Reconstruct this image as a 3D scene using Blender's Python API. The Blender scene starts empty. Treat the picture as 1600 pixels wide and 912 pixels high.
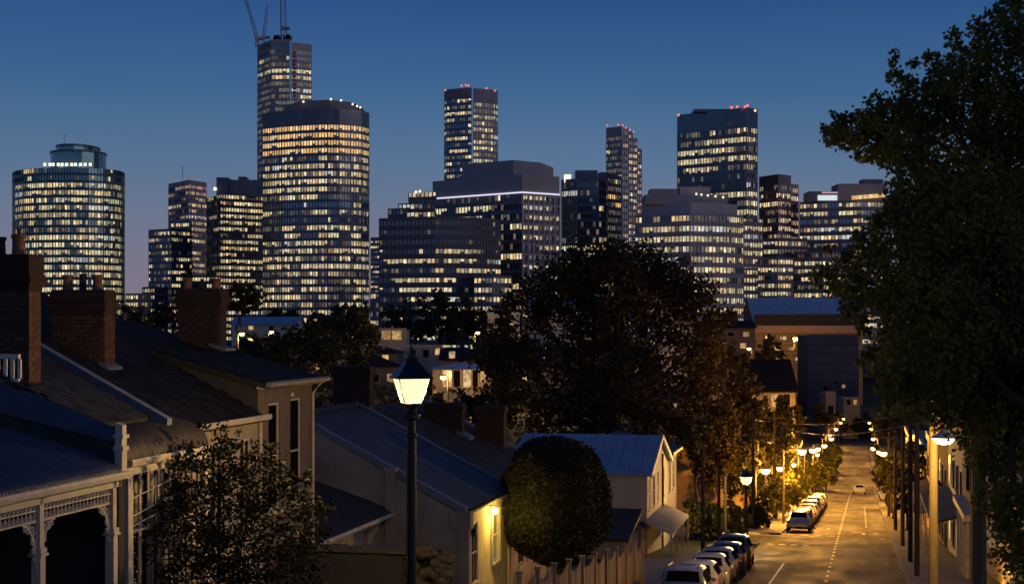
import bpy, math, random
import numpy as np
from mathutils import Vector, Matrix
R = math.radians
scene = bpy.context.scene
COL = scene.collection

# ------------------------------------------------------------------ camera, sky, sun, exposure
F, HOR, CX = 2400.0, 500.0, 800.0          # focal length and horizon of the 1600 px wide photograph
cam_d = bpy.data.cameras.new("camera"); cam = bpy.data.objects.new("camera", cam_d); COL.objects.link(cam)
cam.rotation_euler = (R(90), 0, 0); cam_d.sensor_width = 36.0; cam_d.lens = 36.0 * F / 1600.0
cam_d.shift_y = (HOR - 456.0) / 1600.0; cam_d.clip_start = 0.5; cam_d.clip_end = 30000
scene.camera = cam
SUN_EL, SUN_ROT = R(4.0), R(115)
world = bpy.data.worlds.new("World"); scene.world = world; world.use_nodes = True
wn, wl = world.node_tree.nodes, world.node_tree.links
bg = wn["Background"]
sky = wn.new("ShaderNodeTexSky"); sky.sky_type = 'NISHITA'; sky.sun_disc = False
sky.sun_elevation = SUN_EL; sky.sun_rotation = SUN_ROT; sky.air_density = 1.0; sky.dust_density = 0.6; sky.ozone_density = 6.0
# dusk colours by elevation, multiplied into the sky texture's light
tc = wn.new("ShaderNodeTexCoord"); sx_ = wn.new("ShaderNodeSeparateXYZ"); wl.new(tc.outputs["Generated"], sx_.inputs[0])
ramp = wn.new("ShaderNodeValToRGB"); wl.new(sx_.outputs["Z"], ramp.inputs[0])
el = ramp.color_ramp.elements
SKY = [(0.0, (.240, .186, .232)), (.03, (.205, .185, .250)), (.07, (.154, .194, .292)), (.10, (.106, .182, .308)), (.146, (.052, .138, .285)), (.21, (.022, .080, .246)), (.5, (.013, .050, .165)), (1.0, (.008, .028, .105))]
el[0].position, el[0].color = SKY[0][0], (*SKY[0][1], 1); el[1].position, el[1].color = SKY[-1][0], (*SKY[-1][1], 1)
for p_, c_ in SKY[1:-1]:
    e_ = el.new(p_); e_.color = (*c_, 1)
mixs = wn.new("ShaderNodeMix"); mixs.data_type = 'RGBA'; mixs.inputs[0].default_value = 0.06
gain = wn.new("ShaderNodeVectorMath"); gain.operation = 'SCALE'; gain.inputs["Scale"].default_value = 0.05
wl.new(sky.outputs[0], gain.inputs[0])
wl.new(ramp.outputs[0], mixs.inputs[6]); wl.new(gain.outputs[0], mixs.inputs[7]); 
snz = wn.new("ShaderNodeTexNoise"); snz.inputs["Scale"].default_value = 3.2; snz.inputs["Detail"].default_value = 4; smp = wn.new("ShaderNodeMapping"); smp.inputs["Scale"].default_value = (1, 1, 4)
wl.new(tc.outputs["Generated"], smp.inputs[0]); wl.new(smp.outputs[0], snz.inputs["Vector"])
smr = wn.new("ShaderNodeMapRange"); smr.inputs["To Min"].default_value = .90; smr.inputs["To Max"].default_value = 1.10; wl.new(snz.outputs["Fac"], smr.inputs[0])
smu = wn.new("ShaderNodeVectorMath"); smu.operation = 'SCALE'; wl.new(mixs.outputs[2], smu.inputs[0]); wl.new(smr.outputs[0], smu.inputs["Scale"]); wl.new(smu.outputs[0], bg.inputs[0])
bg.inputs[1].default_value = 1.0
sd = bpy.data.lights.new("sun", 'SUN'); sd.energy = 0.30; sd.angle = R(50); sd.color = (1.0, .78, .72)
sun = bpy.data.objects.new("sun", sd); COL.objects.link(sun)
sun.rotation_euler = Vector((-.90, .42, -.08)).to_track_quat('-Z', 'Y').to_euler()
vs = scene.view_settings; vs.view_transform = 'Standard'; vs.look = 'None'; vs.exposure = 0.0; vs.gamma = 1.0
cy = scene.cycles; cy.use_denoising = True; cy.max_bounces = 5; cy.diffuse_bounces = 2; cy.glossy_bounces = 2; cy.transparent_max_bounces = 8
cy.sample_clamp_indirect = 3.0; cy.sample_clamp_direct = 0.0; cy.caustics_reflective = False; cy.caustics_refractive = False

# ------------------------------------------------------------------ street frame: u along the street, v to its right, z up (eye = 0)
_a = math.atan2(545.0, F); SX, SY = math.sin(_a), math.cos(_a); NX, NY = SY, -SX
STREET_ROT = -_a
def W(u, v, z): return Vector((u * SX + v * NX, u * SY + v * NY, z))
def at_v(px, py, v):                                     # the point of the plane v = const seen at a pixel -> (u, z)
    k = (px - CX) / F; Y = v / (k * NX + NY); return Y * (k * SX + SY), (HOR - py) / F * Y
def at_u(px, py, u):                                     # the point of the plane u = const seen at a pixel -> (v, z)
    k = (px - CX) / F; Y = u / (k * SX + SY); return Y * (k * NX + NY), (HOR - py) / F * Y
def at_Y(px, py, Y):                                     # world point at depth Y
    return Vector(((px - CX) / F * Y, Y, (HOR - py) / F * Y))
def uv_of(X, Y): return X * SX + Y * SY, X * NX + Y * NY
def lerp(a, b, t): return a + (b - a) * t
def sm(a, b, x):
    t = min(1, max(0, (x - a) / (b - a))); return t * t * (3 - 2 * t)
def zs(u):                                               # height of the street
    if u < -60: u = -60
    if u < 246: return -5.8 - .086 * u
    if u < 500: return -26.956 - .045 * (u - 246)
    return lerp(-38.386, -17, sm(600, 900, u))
def zp(u): return max(-8 - .014 * max(u, -40), -17)
def zt(u, v):
    t = sm(16, 45, -v) if v < 0 else sm(14, 70, v)
    return lerp(zs(u), zp(u), t)

# ------------------------------------------------------------------ materials
MATS = {}
def mat(name, col, rough=.8, var=.25, scale=3.0, metal=0.0, bump=0.0, col2=None, spec=.4, stretch=None, island=0.0):
    if name in MATS: return MATS[name]
    m = bpy.data.materials.new(name); m.use_nodes = True; n, l = m.node_tree.nodes, m.node_tree.links
    b = n["Principled BSDF"]; b.inputs["Roughness"].default_value = rough; b.inputs["Metallic"].default_value = metal
    b.inputs["Specular IOR Level"].default_value = spec
    t = n.new("ShaderNodeTexCoord"); mp = n.new("ShaderNodeMapping"); l.new(t.outputs["Object"], mp.inputs[0])
    if stretch: mp.inputs["Scale"].default_value = stretch
    nz = n.new("ShaderNodeTexNoise"); nz.inputs["Scale"].default_value = scale; nz.inputs["Detail"].default_value = 6; nz.inputs["Roughness"].default_value = .65
    l.new(mp.outputs[0], nz.inputs["Vector"])
    cr = n.new("ShaderNodeValToRGB"); c2 = col2 or tuple(c * (1 - var) for c in col); c1 = col if col2 else tuple(min(1, c * (1 + var)) for c in col)
    cr.color_ramp.elements[0].position = .3; cr.color_ramp.elements[1].position = .7
    cr.color_ramp.elements[0].color = (*c2, 1); cr.color_ramp.elements[1].color = (*c1, 1)
    l.new(nz.outputs["Fac"], cr.inputs[0]); out = cr.outputs[0]
    if island:
        g = n.new("ShaderNodeNewGeometry"); oi = n.new("ShaderNodeObjectInfo"); ad = n.new("ShaderNodeMath"); ad.operation = 'ADD'
        l.new(g.outputs["Random Per Island"], ad.inputs[0]); l.new(oi.outputs["Random"], ad.inputs[1])
        fr = n.new("ShaderNodeMath"); fr.operation = 'FRACT'; l.new(ad.outputs[0], fr.inputs[0])
        mr = n.new("ShaderNodeMapRange"); mr.inputs["To Min"].default_value = 1 - island; mr.inputs["To Max"].default_value = 1 + island; l.new(fr.outputs[0], mr.inputs[0])
        vm = n.new("ShaderNodeVectorMath"); vm.operation = 'SCALE'; l.new(out, vm.inputs[0]); l.new(mr.outputs[0], vm.inputs["Scale"]); out = vm.outputs[0]
    l.new(out, b.inputs["Base Color"])
    if bump:
        bp = n.new("ShaderNodeBump"); bp.inputs["Strength"].default_value = bump; bp.inputs["Distance"].default_value = .02
        l.new(nz.outputs["Fac"], bp.inputs["Height"]); l.new(bp.outputs[0], b.inputs["Normal"])
    MATS[name] = m; return m
def leaf_mat(name, c1, c2, trans=.25):
    m = bpy.data.materials.new(name); m.use_nodes = True; n, l = m.node_tree.nodes, m.node_tree.links
    b = n["Principled BSDF"]; b.inputs["Roughness"].default_value = .55; b.inputs["Specular IOR Level"].default_value = .12
    g = n.new("ShaderNodeNewGeometry"); cr = n.new("ShaderNodeValToRGB")
    cr.color_ramp.elements[0].color = (*c1, 1); cr.color_ramp.elements[1].color = (*c2, 1)
    l.new(g.outputs["Random Per Island"], cr.inputs[0]); l.new(cr.outputs[0], b.inputs["Base Color"])
    tr = n.new("ShaderNodeBsdfTranslucent"); l.new(cr.outputs[0], tr.inputs[0]); mx = n.new("ShaderNodeMixShader"); mx.inputs[0].default_value = trans
    l.new(b.outputs[0], mx.inputs[1]); l.new(tr.outputs[0], mx.inputs[2]); l.new(mx.outputs[0], n["Material Output"].inputs[0])
    MATS[name] = m; return m
def lit_mat(name, cols, smin, smax, scale=(1.2, 1.2, .5), detail=.55):
    """a lit window: its room differs from window to window and is uneven inside"""
    m = bpy.data.materials.new(name); m.use_nodes = True; n, l = m.node_tree.nodes, m.node_tree.links
    b = n["Principled BSDF"]; b.inputs["Base Color"].default_value = (.03, .03, .03, 1); b.inputs["Roughness"].default_value = .15
    g = n.new("ShaderNodeNewGeometry"); oi = n.new("ShaderNodeObjectInfo"); ad = n.new("ShaderNodeMath"); ad.operation = 'ADD'
    l.new(g.outputs["Random Per Island"], ad.inputs[0]); l.new(oi.outputs["Random"], ad.inputs[1])
    fr = n.new("ShaderNodeMath"); fr.operation = 'FRACT'; l.new(ad.outputs[0], fr.inputs[0])
    cr = n.new("ShaderNodeValToRGB"); cr.color_ramp.elements[0].color = (*cols[0], 1); cr.color_ramp.elements[1].color = (*cols[-1], 1)
    for i, c in enumerate(cols[1:-1]): e = cr.color_ramp.elements.new((i + 1) / (len(cols) - 1)); e.color = (*c, 1)
    l.new(fr.outputs[0], cr.inputs[0]); l.new(cr.outputs[0], b.inputs["Emission Color"])
    wnz = n.new("ShaderNodeTexWhiteNoise"); wnz.noise_dimensions = '1D'; l.new(fr.outputs[0], wnz.inputs["W"])
    mr = n.new("ShaderNodeMapRange"); mr.inputs["To Min"].default_value = smin; mr.inputs["To Max"].default_value = smax; l.new(wnz.outputs["Value"], mr.inputs[0])
    mp = n.new("ShaderNodeMapping"); mp.inputs["Scale"].default_value = scale; l.new(g.outputs["Position"], mp.inputs[0])
    nz = n.new("ShaderNodeTexNoise"); nz.inputs["Scale"].default_value = 1.0; nz.inputs["Detail"].default_value = 3; l.new(mp.outputs[0], nz.inputs["Vector"])
    m2 = n.new("ShaderNodeMapRange"); m2.inputs["From Min"].default_value = .35; m2.inputs["From Max"].default_value = .65
    m2.inputs["To Min"].default_value = 1 - detail; m2.inputs["To Max"].default_value = 1 + detail * .6; l.new(nz.outputs["Fac"], m2.inputs[0])
    mu = n.new("ShaderNodeMath"); mu.operation = 'MULTIPLY'; l.new(mr.outputs[0], mu.inputs[0]); l.new(m2.outputs[0], mu.inputs[1])
    l.new(mu.outputs[0], b.inputs["Emission Strength"]); MATS[name] = m; return m
def glow_mat(name, col, strength, clear=0.0):
    m = bpy.data.materials.new(name); m.use_nodes = True; n, l = m.node_tree.nodes, m.node_tree.links
    e = n.new("ShaderNodeEmission"); e.inputs[0].default_value = (*col, 1); e.inputs[1].default_value = strength
    o = n["Material Output"]
    if clear:
        t = n.new("ShaderNodeBsdfTransparent"); mx = n.new("ShaderNodeMixShader"); mx.inputs[0].default_value = 1 - clear
        l.new(t.outputs[0], mx.inputs[1]); l.new(e.outputs[0], mx.inputs[2]); l.new(mx.outputs[0], o.inputs[0])
    else: l.new(e.outputs[0], o.inputs[0])
    n.remove(n["Principled BSDF"]); MATS[name] = m; return m

def asphalt():
    m = bpy.data.materials.new("asphalt"); m.use_nodes = True; n, l = m.node_tree.nodes, m.node_tree.links; b = n["Principled BSDF"]; b.inputs["Specular IOR Level"].default_value = .28
    t = n.new("ShaderNodeTexCoord"); r = n.new("ShaderNodeMapping"); r.vector_type = 'POINT'; r.inputs["Rotation"].default_value = (0, 0, _a); l.new(t.outputs["Object"], r.inputs[0])
    def noise(sc, scale, det, lo, hi, a, c):
        mp = n.new("ShaderNodeMapping"); mp.inputs["Scale"].default_value = sc; l.new(r.outputs[0], mp.inputs[0]); z = n.new("ShaderNodeTexNoise"); z.inputs["Scale"].default_value = scale; z.inputs["Detail"].default_value = det; l.new(mp.outputs[0], z.inputs["Vector"])
        q = n.new("ShaderNodeMapRange"); q.inputs["From Min"].default_value = lo; q.inputs["From Max"].default_value = hi; q.inputs["To Min"].default_value = a; q.inputs["To Max"].default_value = c; l.new(z.outputs["Fac"], q.inputs[0]); return q.outputs[0], z.outputs["Fac"]
    def mul(a, c):
        k = n.new("ShaderNodeMath"); k.operation = 'MULTIPLY'; l.new(a, k.inputs[0]); l.new(c, k.inputs[1]); return k.outputs[0]
    big, _ = noise((.5, .10, 1), 1.0, 4, .38, .62, .55, 1.25); lane, _ = noise((1.5, .02, 1), 1.0, 3, .40, .60, .70, 1.2); grit, gf = noise((1, 1, 1), 9, 4, .3, .7, .75, 1.25); spot, _ = noise((1, .5, 1), .9, 3, .62, .70, 1.0, .45)
    vo = n.new("ShaderNodeTexVoronoi"); vo.feature = 'DISTANCE_TO_EDGE'; vo.inputs["Scale"].default_value = .22
    wz = n.new("ShaderNodeTexNoise"); wz.inputs["Scale"].default_value = .6; l.new(r.outputs[0], wz.inputs["Vector"]); wa = n.new("ShaderNodeVectorMath"); wa.operation = 'ADD'; l.new(r.outputs[0], wa.inputs[0]); ws = n.new("ShaderNodeVectorMath"); ws.operation = 'SCALE'; ws.inputs["Scale"].default_value = 2.5; l.new(wz.outputs["Color"], ws.inputs[0]); l.new(ws.outputs[0], wa.inputs[1]); l.new(wa.outputs[0], vo.inputs["Vector"])
    cm = n.new("ShaderNodeMapRange"); cm.inputs["From Max"].default_value = .018; cm.inputs["To Min"].default_value = .35; cm.inputs["To Max"].default_value = 1; l.new(vo.outputs["Distance"], cm.inputs[0])
    f = mul(mul(mul(big, lane), mul(grit, spot)), cm.outputs[0]); v = n.new("ShaderNodeVectorMath"); v.operation = 'SCALE'; v.inputs[0].default_value = (.078, .068, .056); l.new(f, v.inputs["Scale"]); l.new(v.outputs[0], b.inputs["Base Color"])
    rr, _ = noise((.6, .2, 1), 1.0, 3, .35, .65, .62, .88); l.new(rr, b.inputs["Roughness"]); bp = n.new("ShaderNodeBump"); bp.inputs["Strength"].default_value = .35; bp.inputs["Distance"].default_value = .02; l.new(gf, bp.inputs["Height"]); l.new(bp.outputs[0], b.inputs["Normal"])
    return m
M_ASPH = asphalt()
M_GROUND = mat("earth_and_grass", (.045, .05, .025), .95, .4, .3)
M_PAVE = mat("pavement_concrete", (.17, .16, .145), .85, .25, 1.2, bump=.2)
M_KERB = mat("kerb_bluestone", (.20, .19, .175), .8, .25, 2)
M_PAINT = mat("road_paint", (.62, .60, .55), .6, .25, 4)
M_BRICK = mat("brick_red", (.085, .036, .026), .9, .35, 6, island=.35)
M_BRICKD = mat("brick_dark", (.036, .019, .016), .9, .35, 6, island=.35)  # even dark brown brick, tone varied at random per brick
M_MORTAR = mat("mortar", (.05, .042, .038), .95, .3, 8)
M_TERRA = mat("terracotta", (.19, .085, .055), .8, .35, 5)
M_SLATE = mat("slate", (.022, .023, .027), .75, .35, 5, island=.35, bump=.3, spec=.2)
M_TILE = mat("clay_tile", (.015, .0135, .0145), .85, .4, 5, island=.5, spec=.12)
M_CORR = mat("corrugated_iron", (.050, .064, .095), .5, .3, 1.5, metal=.2, stretch=(1, 6, 1))
M_CORRB = mat("rusty_corrugated_iron", (.055, .042, .036), .65, .45, 2.0, col2=(.03, .026, .025), stretch=(1, 5, 1))
M_SHEET = mat("grey_roof_sheet", (.042, .050, .068), .65, .3, 1.4, spec=.25, island=.12, bump=.15)
M_BLUEROOF = mat("pale_steel_roof", (.19, .27, .38), .45, .2, .8, metal=.1)
M_SKYROOF = mat("sky_reflection_steel_roof", (.34, .46, .58), .45, .15, .3, metal=.2)  # light blue base colour stands for sky reflected in the roof
M_STUCCO = mat("cream_render", (.34, .28, .20), .9, .3, 1.3, bump=.25)
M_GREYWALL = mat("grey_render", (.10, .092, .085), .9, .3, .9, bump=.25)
M_DARKWALL = mat("dark_render", (.035, .034, .036), .9, .35, .9, bump=.2)  # kept dark to stand for shade on the near houses' side walls
M_PALEWALL = mat("pale_weatherboard", (.36, .32, .27), .8, .25, 1.5)
M_TAUPE = mat("taupe_brick", (.15, .11, .085), .9, .25, 2.0, bump=.3)
M_WHITE = mat("white_paint", (.62, .58, .50), .6, .2, 4)
M_CREAM = mat("cream_paint", (.50, .44, .34), .6, .22, 4)
M_FLASH = mat("lead_flashing", (.12, .14, .18), .55, .25, 3)
M_MIDGREY = mat("blue_grey_render", (.085, .09, .115), .9, .25, .3)
M_BOARD = mat("white_weatherboard", (.52, .43, .31), .8, .18, 1.5)
M_COTT = mat("buff_render", (.27, .235, .19), .9, .3, .9, bump=.25)
M_DARK = mat("dark_timber", (.02, .018, .016), .8, .3, 4)  # even dark brown for doors, pickets and roof decks
M_BLACK = mat("black_iron", (.008, .008, .009), .38, .3, 8, spec=.5)
M_TIMBER = mat("weathered_timber", (.24, .19, .13), .9, .4, 2, stretch=(6, 6, .6), island=.25)
M_POLE = mat("lamplit_timber_pole", (.095, .082, .06), .9, .3, 2, stretch=(6, 6, .4))  # lighter copy of the pole timber, stands for lamplight on it
M_DPOLE = mat("dark_timber_pole", (.06, .045, .035), .9, .3, 2, stretch=(6, 6, .4))
M_BARK = mat("bark", (.032, .025, .020), .95, .4, 3, bump=.6, stretch=(3, 3, .8))
M_GLASS = mat("dark_window_glass", (.008, .009, .011), .4, .3, .7, spec=.0)
M_TYRE = mat("tyre_rubber", (.012, .012, .012), .8)
M_RIM = mat("alloy_rim", (.35, .35, .36), .35, metal=.7)
M_STONE = mat("rough_stone", (.075, .06, .04), .95, .45, 4, bump=.6)
# towers
def glassy(name, col, rough=.12, spec=.8): return mat(name, col, rough, .35, .06, spec=spec, metal=.75)
G_TEAL = glassy("teal_curtain_glass", (.14, .26, .30)); G_BLUE = glassy("blue_curtain_glass", (.17, .24, .36)); G_DARK = glassy("black_curtain_glass", (.10, .125, .165), .16)
G_GREY = glassy("grey_curtain_glass", (.20, .20, .22), .2)
C_DARK = mat("dark_spandrel", (.14, .155, .195), .35, .3, .1, metal=.4); C_TEAL = mat("teal_spandrel", (.065, .13, .155), .35, .3, .1, metal=.4)
C_GREY = mat("grey_concrete", (.36, .335, .345), .8, .15, .08); C_PALE = mat("pale_concrete", (.48, .44, .44), .8, .15, .08)
C_BROWN = mat("brown_precast", (.17, .145, .145), .85, .2, .1); C_PINK = mat("pink_lit_facing", (.48, .34, .32), .7, .2, .1); C_MID = mat("mid_grey_panel", (.22, .21, .235), .7, .2, .1)  # pink facing colour stands for pinkish light on the slim tower
L_WARM = lit_mat("office_light_warm", [(1, .58, .24), (1, .72, .36), (1, .80, .46), (.92, .84, .60)], .24, 1.15)
L_PALE = lit_mat("office_light_pale", [(.98, .74, .34), (.98, .82, .44), (.90, .86, .56), (1, .66, .32)], .28, 1.0)
L_COOL = lit_mat("office_light_cool", [(.95, .92, .78), (.85, .92, .95), (1, .95, .82)], .25, .8)
L_AMBER = lit_mat("office_light_amber", [(1, .52, .17), (1, .60, .24), (1, .70, .34)], .55, 1.25, detail=.35)
L_DIM = lit_mat("office_light_dim", [(1, .62, .36), (.9, .75, .55), (.8, .8, .7)], .035, .20)
L_PINK = lit_mat("office_light_pink", [(1, .55, .34), (1, .66, .44), (1, .74, .52)], .20, .7)
L_HOUSE = lit_mat("house_window_light", [(1, .50, .16), (1, .62, .26), (1, .72, .4)], .25, .8, scale=(2, 2, 1.5))
E_RED = glow_mat("red_beacon_light", (1, .16, .10), 1.6); E_WHITE = glow_mat("white_roof_light", (1, .88, .66), 1.5); E_VIOLET = glow_mat("violet_white_strip_light", (.82, .78, 1.0), 1.15)
E_SIGN = glow_mat("pale_lit_sign", (.80, .88, 1.0), .85); E_LANTERN = glow_mat("lantern_glass", (1.0, .74, .33), 3.6, clear=.7)
E_SODIUM = glow_mat("sodium_lamp", (1, .60, .20), 9.0); E_TAIL = mat("tail_light_red", (.62, .012, .010), .3, .1, 2, spec=.25); E_HEAD = glow_mat("headlamp", (1, .88, .62), 5.0)
M_HEADG = mat("headlight_glass", (.55, .55, .52), .12, .2, 5, spec=.8)
LF_PLANE = leaf_mat("plane_tree_leaf", (.058, .078, .020), (.140, .145, .038), .40)
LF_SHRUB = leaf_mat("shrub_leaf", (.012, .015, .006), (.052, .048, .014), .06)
LF_BIG = leaf_mat("fig_leaf", (.026, .022, .012), (.065, .046, .022), .28)  # reddish-brown leaf colour stands for warm lamplight in the crown
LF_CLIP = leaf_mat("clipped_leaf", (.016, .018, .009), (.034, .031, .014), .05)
LF_FAR = leaf_mat("distant_leaf", (.028, .031, .014), (.070, .060, .024), .25)
LF_LAMPLIT = leaf_mat("lamplit_tree_leaf", (.070, .082, .012), (.15, .14, .022))  # yellower, brighter leaf copy stands for lamplight on the trees

# ------------------------------------------------------------------ objects
def props(o, label=None, cat=None, group=None, kind=None):
    if label: o["label"] = label
    if cat: o["category"] = cat
    if group: o["group"] = group
    if kind: o["kind"] = kind
    return o
def thing(name, label, cat, loc, rot=0.0, group=None):
    o = bpy.data.objects.new(name, None); COL.objects.link(o); o.empty_display_size = .2
    o.location = loc; o.rotation_euler = (0, 0, rot); return props(o, label, cat, group)
def link(name, me, parent=None):
    o = bpy.data.objects.new(name, me); COL.objects.link(o)
    if parent is not None: o.parent = parent
    return o
class MB:
    """collects faces in one mesh"""
    def __init__(s): s.v, s.f, s.m = [], [], []
    def face(s, pts, mi=0):
        i = len(s.v); s.v += [tuple(p) for p in pts]; s.f.append(tuple(range(i, i + len(pts)))); s.m.append(mi)
    def box(s, x0, x1, y0, y1, z0, z1, mi=0):
        i = len(s.v); s.v += [(x, y, z) for z in (z0, z1) for (x, y) in ((x0, y0), (x1, y0), (x1, y1), (x0, y1))]
        for q in ((0, 3, 2, 1), (4, 5, 6, 7), (0, 1, 5, 4), (1, 2, 6, 5), (2, 3, 7, 6), (3, 0, 4, 7)): s.f.append(tuple(i + k for k in q)); s.m.append(mi)
        return s
    def hexa(s, p, mi=0):                                 # 8 points: bottom 4 ccw, top 4 ccw
        i = len(s.v); s.v += [tuple(q) for q in p]
        for q in ((0, 3, 2, 1), (4, 5, 6, 7), (0, 1, 5, 4), (1, 2, 6, 5), (2, 3, 7, 6), (3, 0, 4, 7)): s.f.append(tuple(i + k for k in q)); s.m.append(mi)
        return s
    def prism(s, poly, d, mi=0):                          # polygon (3-D points) extruded along vector d
        n = len(poly); i = len(s.v); d = Vector(d); s.v += [tuple(p) for p in poly] + [tuple(Vector(p) + d) for p in poly]
        s.f.append(tuple(range(i, i + n))[::-1]); s.m.append(mi); s.f.append(tuple(range(i + n, i + 2 * n))); s.m.append(mi)
        for k in range(n): s.f.append((i + k, i + (k + 1) % n, i + n + (k + 1) % n, i + n + k)); s.m.append(mi)
        return s
    def tube(s, pts, rad, n=8, mi=0, cap=True):
        pts = [Vector(p) for p in pts]; rad = rad if isinstance(rad, (list, tuple)) else [rad] * len(pts); i0 = len(s.v)
        up = Vector((0, 0, 1))
        for k, p in enumerate(pts):
            d = (pts[min(k + 1, len(pts) - 1)] - pts[max(k - 1, 0)]).normalized()
            a = d.cross(up if abs(d.z) < .95 else Vector((1, 0, 0))).normalized(); b = d.cross(a)
            for j in range(n):
                t = 2 * math.pi * j / n; s.v.append(tuple(p + (a * math.cos(t) + b * math.sin(t)) * rad[k]))
        for k in range(len(pts) - 1):
            for j in range(n): s.f.append((i0 + k * n + j, i0 + k * n + (j + 1) % n, i0 + (k + 1) * n + (j + 1) % n, i0 + (k + 1) * n + j)); s.m.append(mi)
        if cap:
            s.f.append(tuple(i0 + j for j in range(n))[::-1]); s.m.append(mi); e = i0 + (len(pts) - 1) * n; s.f.append(tuple(e + j for j in range(n))); s.m.append(mi)
        return s
    def lathe(s, prof, n=12, c=(0, 0, 0), mi=0, ax='z', phase=0.0):
        i0 = len(s.v)
        for r, h in prof:
            for j in range(n):
                t = 2 * math.pi * j / n + phase; a, b = r * math.cos(t), r * math.sin(t)
                s.v.append((c[0] + a, c[1] + b, c[2] + h) if ax == 'z' else (c[0] + h, c[1] + a, c[2] + b))
        for k in range(len(prof) - 1):
            for j in range(n): s.f.append((i0 + k * n + j, i0 + k * n + (j + 1) % n, i0 + (k + 1) * n + (j + 1) % n, i0 + (k + 1) * n + j)); s.m.append(mi)
        s.f.append(tuple(i0 + j for j in range(n))[::-1]); s.m.append(mi); e = i0 + (len(prof) - 1) * n; s.f.append(tuple(e + j for j in range(n))); s.m.append(mi)
        return s
    def grid(s, rows, mi=0):                              # rows of points -> quads
        i0 = len(s.v); nc = len(rows[0])
        for r in rows: s.v += [tuple(p) for p in r]
        for a in range(len(rows) - 1):
            for b in range(nc - 1): s.f.append((i0 + a * nc + b, i0 + a * nc + b + 1, i0 + (a + 1) * nc + b + 1, i0 + (a + 1) * nc + b)); s.m.append(mi)
        return s
    def mesh(s, name, mats, off=(0, 0, 0), smooth=False):
        me = bpy.data.meshes.new(name); o = off
        me.from_pydata([(x - o[0], y - o[1], z - o[2]) for x, y, z in s.v], [], s.f)
        for m in (mats if isinstance(mats, (list, tuple)) else [mats]): me.materials.append(m)
        if any(s.m): me.polygons.foreach_set("material_index", s.m)
        if smooth: me.polygons.foreach_set("use_smooth", [True] * len(s.f))
        me.update(); return me
    def build(s, name, mats, parent=None, off=(0, 0, 0), smooth=False, kind=None, label=None):
        o = link(name, s.mesh(name, mats, off, smooth), parent)
        if kind: o["kind"] = kind
        if label: o["label"] = label
        return o
class House:
    """a thing whose meshes are given in street coordinates (v, u, z)"""
    def __init__(s, name, label, cat, v, u, z, group=None):
        s.off = (v, u, z); s.root = thing(name, label, cat, W(u, v, z), STREET_ROT, group)
    def part(s, name, mb, mats, parent=None, smooth=False, kind=None, label=None):
        return mb.build(name, mats, parent if parent is not None else s.root, s.off, smooth, kind, label)
    def piece(s, name, me, v, u, z, parent=None, rot=(0, 0, 0), sc=(1, 1, 1)):
        o = link(name, me, parent if parent is not None else s.root); o.location = (v - s.off[0], u - s.off[1], z - s.off[2]); o.rotation_euler = rot; o.scale = sc; return o
def box(*a): return MB().box(*a)

# leaves as small faces
LEAF = {
 'oval': np.array([(0, 0, 0), (.34, .35, .06), (.28, .72, .05), (0, 1, -.05), (-.28, .72, .05), (-.34, .35, .06)]),
 'lobed': np.array([(0, 0, 0), (.30, .05, .05), (.55, .45, .02), (.26, .50, .05), (.34, .86, 0), (.10, .72, .03), (0, 1.05, -.08), (-.10, .72, .03), (-.34, .86, 0), (-.26, .50, .05), (-.55, .45, .02), (-.30, .05, .05)]),
 'clump': np.array([(0, -.2, 0), (.5, .1, .12), (.35, .6, -.1), (0, .9, .1), (-.45, .55, -.08), (-.4, .05, .1)]),
}
def leaves(name, pts, sizes, m, parent, off, rng, shape='oval', up=.35):
    n = len(pts); T = LEAF[shape]; k = len(T)
    nrm = rng.normal(size=(n, 3)); nrm[:, 2] = np.abs(nrm[:, 2]) * .6 + up; nrm /= np.linalg.norm(nrm, axis=1)[:, None]
    a = rng.normal(size=(n, 3)); a -= nrm * (a * nrm).sum(1)[:, None]; a /= np.linalg.norm(a, axis=1)[:, None]; b = np.cross(nrm, a)
    s = (np.zeros(n) + np.asarray(sizes))[:, None, None]
    V = (np.asarray(pts) - np.asarray(off))[:, None, :] + s * (T[None, :, 0:1] * a[:, None, :] + T[None, :, 1:2] * b[:, None, :] + T[None, :, 2:3] * nrm[:, None, :])
    me = bpy.data.meshes.new(name); me.vertices.add(n * k); me.vertices.foreach_set("co", V.reshape(-1).astype(np.float32))
    me.loops.add(n * k); me.loops.foreach_set("vertex_index", np.arange(n * k, dtype=np.int32))
    me.polygons.add(n); me.polygons.foreach_set("loop_start", np.arange(0, n * k, k, dtype=np.int32)); me.polygons.foreach_set("loop_total", np.full(n, k, dtype=np.int32))
    me.materials.append(m); me.update(calc_edges=True); me.validate()
    return link(name, me, parent)
def crown_points(blobs, per, rng, twig=.22, shell=.5, tw_n=22):
    """points in twig clumps spread through ellipsoids (x, y, z, rx, ry, rz)"""
    out = []
    for (x, y, z, rx, ry, rz) in blobs:
        n = max(6, int(per * (rx * ry * rz) ** (2 / 3))); k = max(2, n // tw_n)
        d = rng.normal(size=(k, 3)); d /= np.linalg.norm(d, axis=1)[:, None]
        c = d * (1 - shell * rng.random(k) ** 1.3)[:, None]
        idx = rng.integers(0, k, n); p = c[idx] * np.array([rx, ry, rz]) + rng.normal(size=(n, 3)) * twig * min(rx, ry, rz) ** .5
        out.append(p + np.array([x, y, z]))
    return np.concatenate(out)
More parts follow.
